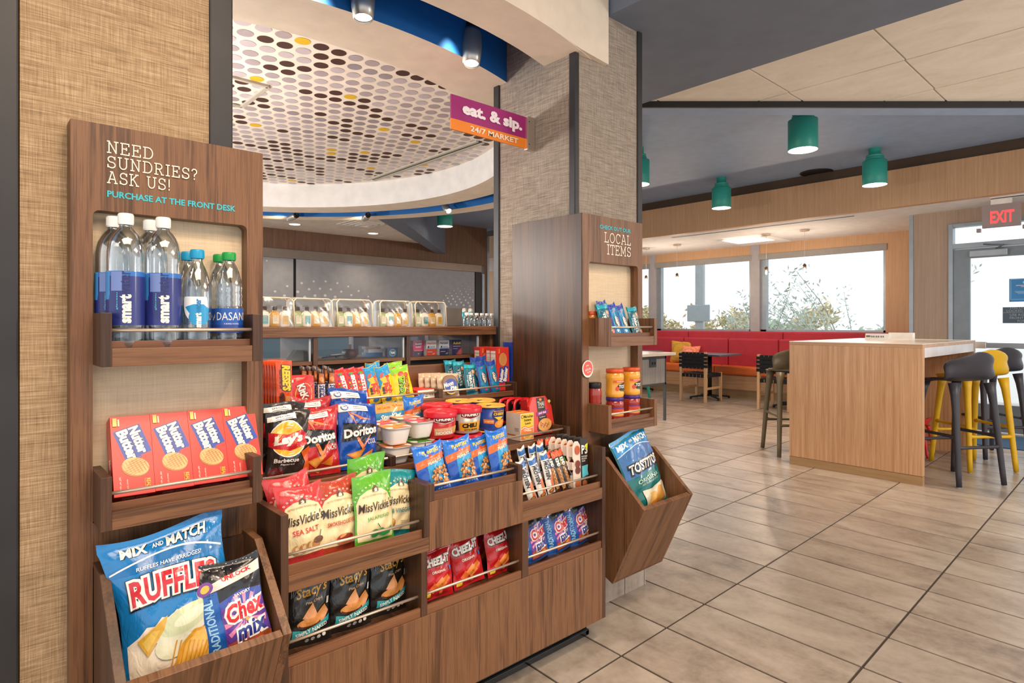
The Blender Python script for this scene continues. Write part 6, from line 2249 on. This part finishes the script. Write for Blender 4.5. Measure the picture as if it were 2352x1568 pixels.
K = Kit(carton('antacid_box', .052, .042, .02, paint('antacid_navy', '#1c2a4c', .4), [E_(.5, .38, .34, .3, '#3f8fb0'), E_(.5, .38, .26, .22, '#14203c'), T_('TUMS', .5, .38, .44, .2, WHT, 0, .05)]))
place(K, 899, 2.325, ze, 'small navy antacid box in the middle acrylic bay', 'medicine box')
g = G()
tm = Matrix.Rotation(R(90), 4, 'X')
g.lathe([(.017, -.035), (.019, -.035), (.019, .03), (.0, .03)], paint('roll_dark_red', '#4e1f1a', .5), 24, T=tm)
g.lathe([(.0, -.034), (.0165, -.034), (.0165, -.036), (.019, -.036)], paint('roll_end_cream', '#e8ddc8', .5), 24, T=tm)
tag(g.out('foam_cup', loc=(XonY(806, 2.36), 2.37, ze + .02)), 'dark red sleeve cup lying on its side in the middle acrylic bay', 'cup')
# left bay leaflets and pens
g = G()
g.prism([(0, 0), (.11, 0), (.09, .035), (.03, .042)], 'y', 0, .04, paint('carton_grey', '#8c8a84', .6))
tag(g.out('leaflet_box', loc=(XonY(665, 2.36), 2.36, ze)), 'grey leaflet box lying in the left acrylic bay', 'box')
g = G()
for i in range(5):
    g.cyl((.02 * i - .04, 0, .006 + .005 * (i % 3)), (.02 * i + .03, .02 * (i % 2), .012 + .004 * i), .003, (blackp, pm('#3f5e88'), pwhite)[i % 3], seg=8)
o = tag(g.out('office_pens', loc=(XonY(763, 2.37), 2.38, ze)), 'loose dark pens and clips in the middle acrylic bay', 'pens')
o['kind'] = 'stuff'
K = Kit(G().box(-.05, .05, -.03, .03, 0, .05, acryl).box(-.04, .04, -.02, .02, .001, .02, pm('#2f6fa8')).box(-.03, .045, -.02, .02, .02, .035, pwhite).box(-.04, .03, -.02, .02, .035, .045, pm('#b0542e')).out('acrylic_tray'))
place(K, 855, 2.40, ze, 'clear acrylic tray holding small blue, white and rust packets', 'tray')

# ---- amenity kits on the counter ------------------------------------------
zt = 1.2368


def mini(body, lab, labc):
    g = G()
    w, d, h = .0175, .011, .060
    prof = [(.0, 0), (.9, .0), (1, .003), (1, .045), (.8, .056), (.38, .060), (.36, .064)]

    def fn(u, v):
        a = 2 * PI * u
        c, s = math.cos(a), math.sin(a)
        k = (abs(c) ** 3.2 + abs(s) ** 3.2) ** (-1 / 3.2)
        i = min(int(round(v * 6)), 6)
        return (w * prof[i][0] * k * c, d * prof[i][0] * k * s, prof[i][1])
    g.grid(fn, 20, 6, body, closeu=True)
    return g


white_b = paint('lotion_white', '#f3e9da', .35)
yel_b = paint('amber_gel', '#d9a42a', .2, coat=.4)
grn_b = paint('green_gel', '#a8bb86', .2, coat=.4)
capk = paint('flip_cap_dark', '#3a2018', .35)


def kit_bag():
    t = empty('amenity_kit')
    W_, D_, H_ = .150, .075, .112
    g = G()

    def S(u, v, off):
        bul = math.sin(PI * u) ** .5 * math.sin(PI * min(1, v * .9 + .08)) ** .5
        return Vector(((u - .5) * W_, -D_ / 2 - .010 * bul + .012 * v + .0015 * math.sin(u * 17 + v * 9), v * H_))
    g.grid(lambda u, v: S(u, v, 0), 16, 12, bagclear)
    g.grid(lambda u, v: Vector(((u - .5) * W_, D_ / 2 + .006 * math.sin(PI * u) - .012 * v, v * H_)), 10, 6, bagclear)
    for s in (-1, 1):
        g.grid(lambda u, v: Vector((s * (W_ / 2 + .004 * math.sin(u * PI)), -D_ / 2 + .012 * v + u * (D_ - .024 * v), v * H_)), 6, 6, bagclear)
    g.grid(lambda u, v: Vector(((u - .5) * W_, -D_ / 2 + .012 + v * (D_ - .024), H_ + .004 * math.sin(PI * v) + .002 * math.sin(u * 12))), 10, 4, bagclear)
    g.out('clear_bag', t, fix=False)
    g = G()
    pm_ = paint('piping_cream', '#f6e7cf', .4)
    fr = [(-W_ / 2, -D_ / 2, 0), (-W_ / 2, -D_ / 2 + .010, H_ - .012), (-W_ / 2 + .012, -D_ / 2 + .012, H_), (W_ / 2 - .012, -D_ / 2 + .012, H_), (W_ / 2, -D_ / 2 + .010, H_ - .012), (W_ / 2, -D_ / 2, 0)]
    g.tube(fr, .0022, pm_, 6)
    g.tube([(x, -y, z) for x, y, z in fr], .0022, pm_, 6)
    g.tube([(-W_ / 2 + .01, 0, H_ + .002), (W_ / 2 - .01, 0, H_ + .002)], .003, pm_, 6, .6)
    g.out('piping', t)
    for i, (b, lc, tx) in enumerate(((grn_b, '#efe6cc', '#8a8a70'), (white_b, '#4aa0a8', '#e8f0ee'), (yel_b, '#efe0b8', '#9a7a40'), (white_b, '#e3b93a', '#8a6a20'))):
        o = mini(b, lc, tx).out('toiletry_bottle', t, loc=(-.052 + .035 * i, -.006, .001))
        G().box(-.008, .008, -.006, .006, .063, .078, capk).out('cap', o, bev=.002)
        printed([R_(.22, .35, .8, 1.25, lc), R_(.3, 1.1, .7, 1.14, tx), R_(.3, .95, .7, .98, tx), R_(.3, .8, .65, .83, tx), R_(.3, .65, .7, .68, tx)], lambda u, v, f: Vector(((u - .5) * .034, -.0112 - f, v * .055)), 1.6, .034, o, flat=True)
    return t


K = Kit(kit_bag())
gk = 'clear amenity kits on the counter'
for i, (px, lab) in enumerate(((712, 'second from left'), (807, 'third from left'), (902, 'fourth from left'), (981, 'rightmost'), (617, 'leftmost, cut by the sundries display'))):
    place(K, px, 2.345, zt, 'clear vinyl amenity kit with four small bottles, %s' % lab, 'toiletry kit', gk, yaw=3 - i, s=(1.08, 1, 1.0) if i < 3 else (1.12, 1, 1))
g = G()
g.box(-.055, .055, -.002, .002, 0, .09, paint('brushed_plate', '#8f8a86', .35, .6))
g.box(-.055, .055, -.002, .05, 0, .003, paint('brushed_plate', '#8f8a86', .35, .6))
tag(g.out('menu_holder', bev=.001, loc=(XonY(1041, 2.42), 2.42, zt)), 'brushed metal plate holder standing right of the amenity kits', 'holder')
tb = empty('steel_bottle')
G().lathe([(0, 0), (.0125, 0), (.0125, .062), (.009, .07), (.009, .075)], paint('bottle_teal', '#1a8f98', .3, .3), 16).out('bottle_body', tb)
G().lathe([(.0105, .073), (.0105, .088), (.006, .092), (0, .093)], paint('bottle_cap_silver', '#d8cfc4', .25, .6), 16).out('cap', tb)
K = Kit(tb)
place(K, 1067, 2.46, zt, 'small teal metal bottle with silver cap, left of two', 'bottle', 'teal metal bottles', s=(1.15, 1.15, 1))
place(K, 1081, 2.47, zt, 'small teal metal bottle with silver cap, right of two', 'bottle', 'teal metal bottles', s=(1.15, 1.15, 1))
mw = empty('mini_water_bottle')
G().lathe([(0, .001), (.019, 0), (.020, .004), (.0205, .030), (.017, .045), (.010, .053), (.008, .056)], petm, 20).out('bottle_body', mw)
G().lathe([(.010, .055), (.0105, .066), (.009, .067), (0, .067)], capw, 14).out('cap', mw)
K = Kit(mw)
for i, (px, Y) in enumerate(((1072, 2.33), (1082, 2.38), (1095, 2.42), (1107, 2.43), (1119, 2.44), (1130, 2.45))):
    place(K, px, Y, zt, 'mini clear water bottle at the right end of the counter, %s of six' % ('leftmost', 'second', 'third', 'fourth', 'fifth', 'rightmost')[i], 'water bottle', 'mini water bottles', s=1.0)

# ---- local items display contents -----------------------------------------
z1, z2 = 1.186, .825
gk = 'snack bags on the local items tray'
place(KRK, 1403, 1.63, z1, 'teal crispy rice treat bag leaning at the left of the upper local items tray', 'snack bag', gk, lean=12, roll=-12, s=1.15)
place(KOR, 1425, 1.635, z1, 'blue sandwich cookie pack on the local items tray, left', 'cookie pack', gk, lean=11, roll=-12, s=1.1)
place(KOR, 1443, 1.64, z1, 'blue sandwich cookie pack on the local items tray, right', 'cookie pack', gk, lean=11, roll=-13, s=1.08)
place(KRK, 1467, 1.635, z1, 'teal crispy rice treat bag leaning at the right of the upper local items tray', 'snack bag', gk, lean=11, roll=-10, s=1.08)
place(KOR, 1392, 1.70, z1 + .012, 'blue cookie pack behind the teal bag on the local items tray', 'cookie pack', gk, lean=4, roll=-8, s=1.08)


def jar(name, body, lidc, lidart, art, r=.043, h=.115, arc=160, aim=-80):
    t = empty(name)
    G().lathe([(0, .003), (r * .86, 0), (r * .96, .004), (r, .012), (r, h * .17), (r * .965, h * .21), (r * .965, h * .62), (r, h * .66), (r, h * .74), (r * .93, h * .84), (r * .88, h * .87)], body, 32).out('jar_body', t)
    G().lathe([(r * .93, h * .86), (r * .97, h * .87), (r * .97, h * .98), (r * .93, h), (0, h)], lidc, 32).out('lid', t)
    round_label(t, lambda v: r * .972, h * .22, h * .61, art, arc, aim)
    return t


qj = jar('dip_jar', paint('queso_yellow', '#eda52a', .15, coat=.8), paint('lid_orange_metal', '#d9562a', .35, .2), None,
         [R_(.05, .30, .95, .385, '#d9562a'), T_('SALSA CON QUESO', .5, .34, .6, .04, WHT, 0, .02), E_(.62, .15, .42, .15, '#1d1b18'), T_('TOSTITOS', .62, .17, .72, .16, '#1d1b18', 0, .13), T_('TOSTITOS', .62, .17, .68, .12, WHT, 0, .03), E_(.22, .10, .08, .07, '#d9462a'), R_(.35, .02, .9, .06, '#2f6a34')])
K = Kit(qj)
gj = 'dip jars on the local items tray'
place(K, 1412, 1.655, z2 + .108, 'yellow queso jar with orange lid, left one stacked on a salsa jar', 'jar', gj, s=(.92, .92, 1.06))
place(K, 1450, 1.66, z2 + .108, 'yellow queso jar with orange lid, right one stacked on a salsa jar', 'jar', gj, s=(.92, .92, 1.06))
sj_ = jar('salsa_jar', paint('salsa_red', '#a32a18', .15, coat=.8), paint('lid_purple_metal', '#4a2c86', .35, .2), None,
          [R_(0, 0, 1, .40, '#e8a02a'), R_(0, .2, 1, .40, '#d2452c'), R_(0, .33, 1, .40, '#5a2c86'), R_(0, 0, 1, .07, '#b02030'), T_('Salsa', .62, .24, .4, .09, '#f4c23a', 8, .02, .2), E_(.74, .12, .1, .1, '#1d1b18'), E_(.74, .12, .05, .05, WHT)])
K = Kit(sj_)
place(K, 1412, 1.655, z2, 'red salsa jar with purple lid under the left queso jar', 'jar', gj, s=(.92, .92, .94))
place(K, 1450, 1.66, z2, 'red salsa jar with purple lid under the right queso jar', 'jar', gj, s=(.92, .92, .94))
hj = jar('chile_jar', paint('chile_red', '#9c2416', .15, coat=.8), paint('lid_black_metal', '#1c1a1c', .35, .2), None,
         [R_(0, 0, 1, .26, '#f0a8c8'), R_(0, .26, 1, .40, '#17151a'), T_('HATCH', .5, .33, .5, .08, WHT, 0, .05), T_('505', .55, .13, .6, .2, '#17151a', 0, .02, .4)], r=.032, h=.13)
K = Kit(hj)
place(K, 1366, 1.690, z2 + .005, 'small red chile jar with black lid and pink label', 'jar', None, s=(.92, .92, 1.3))
oj = jar('sauce_jar', paint('sauce_amber', '#c87a28', .15, coat=.8), paint('lid_orange_metal', '#d9562a', .35, .2), None, [R_(0, 0, 1, .4, '#e0a050')], r=.03, h=.12)
K = Kit(oj)
place(K, 1360, 1.700, z1, 'amber sauce jar with orange lid behind the tray side on the local display', 'jar', None, s=(.92, .92, .97))
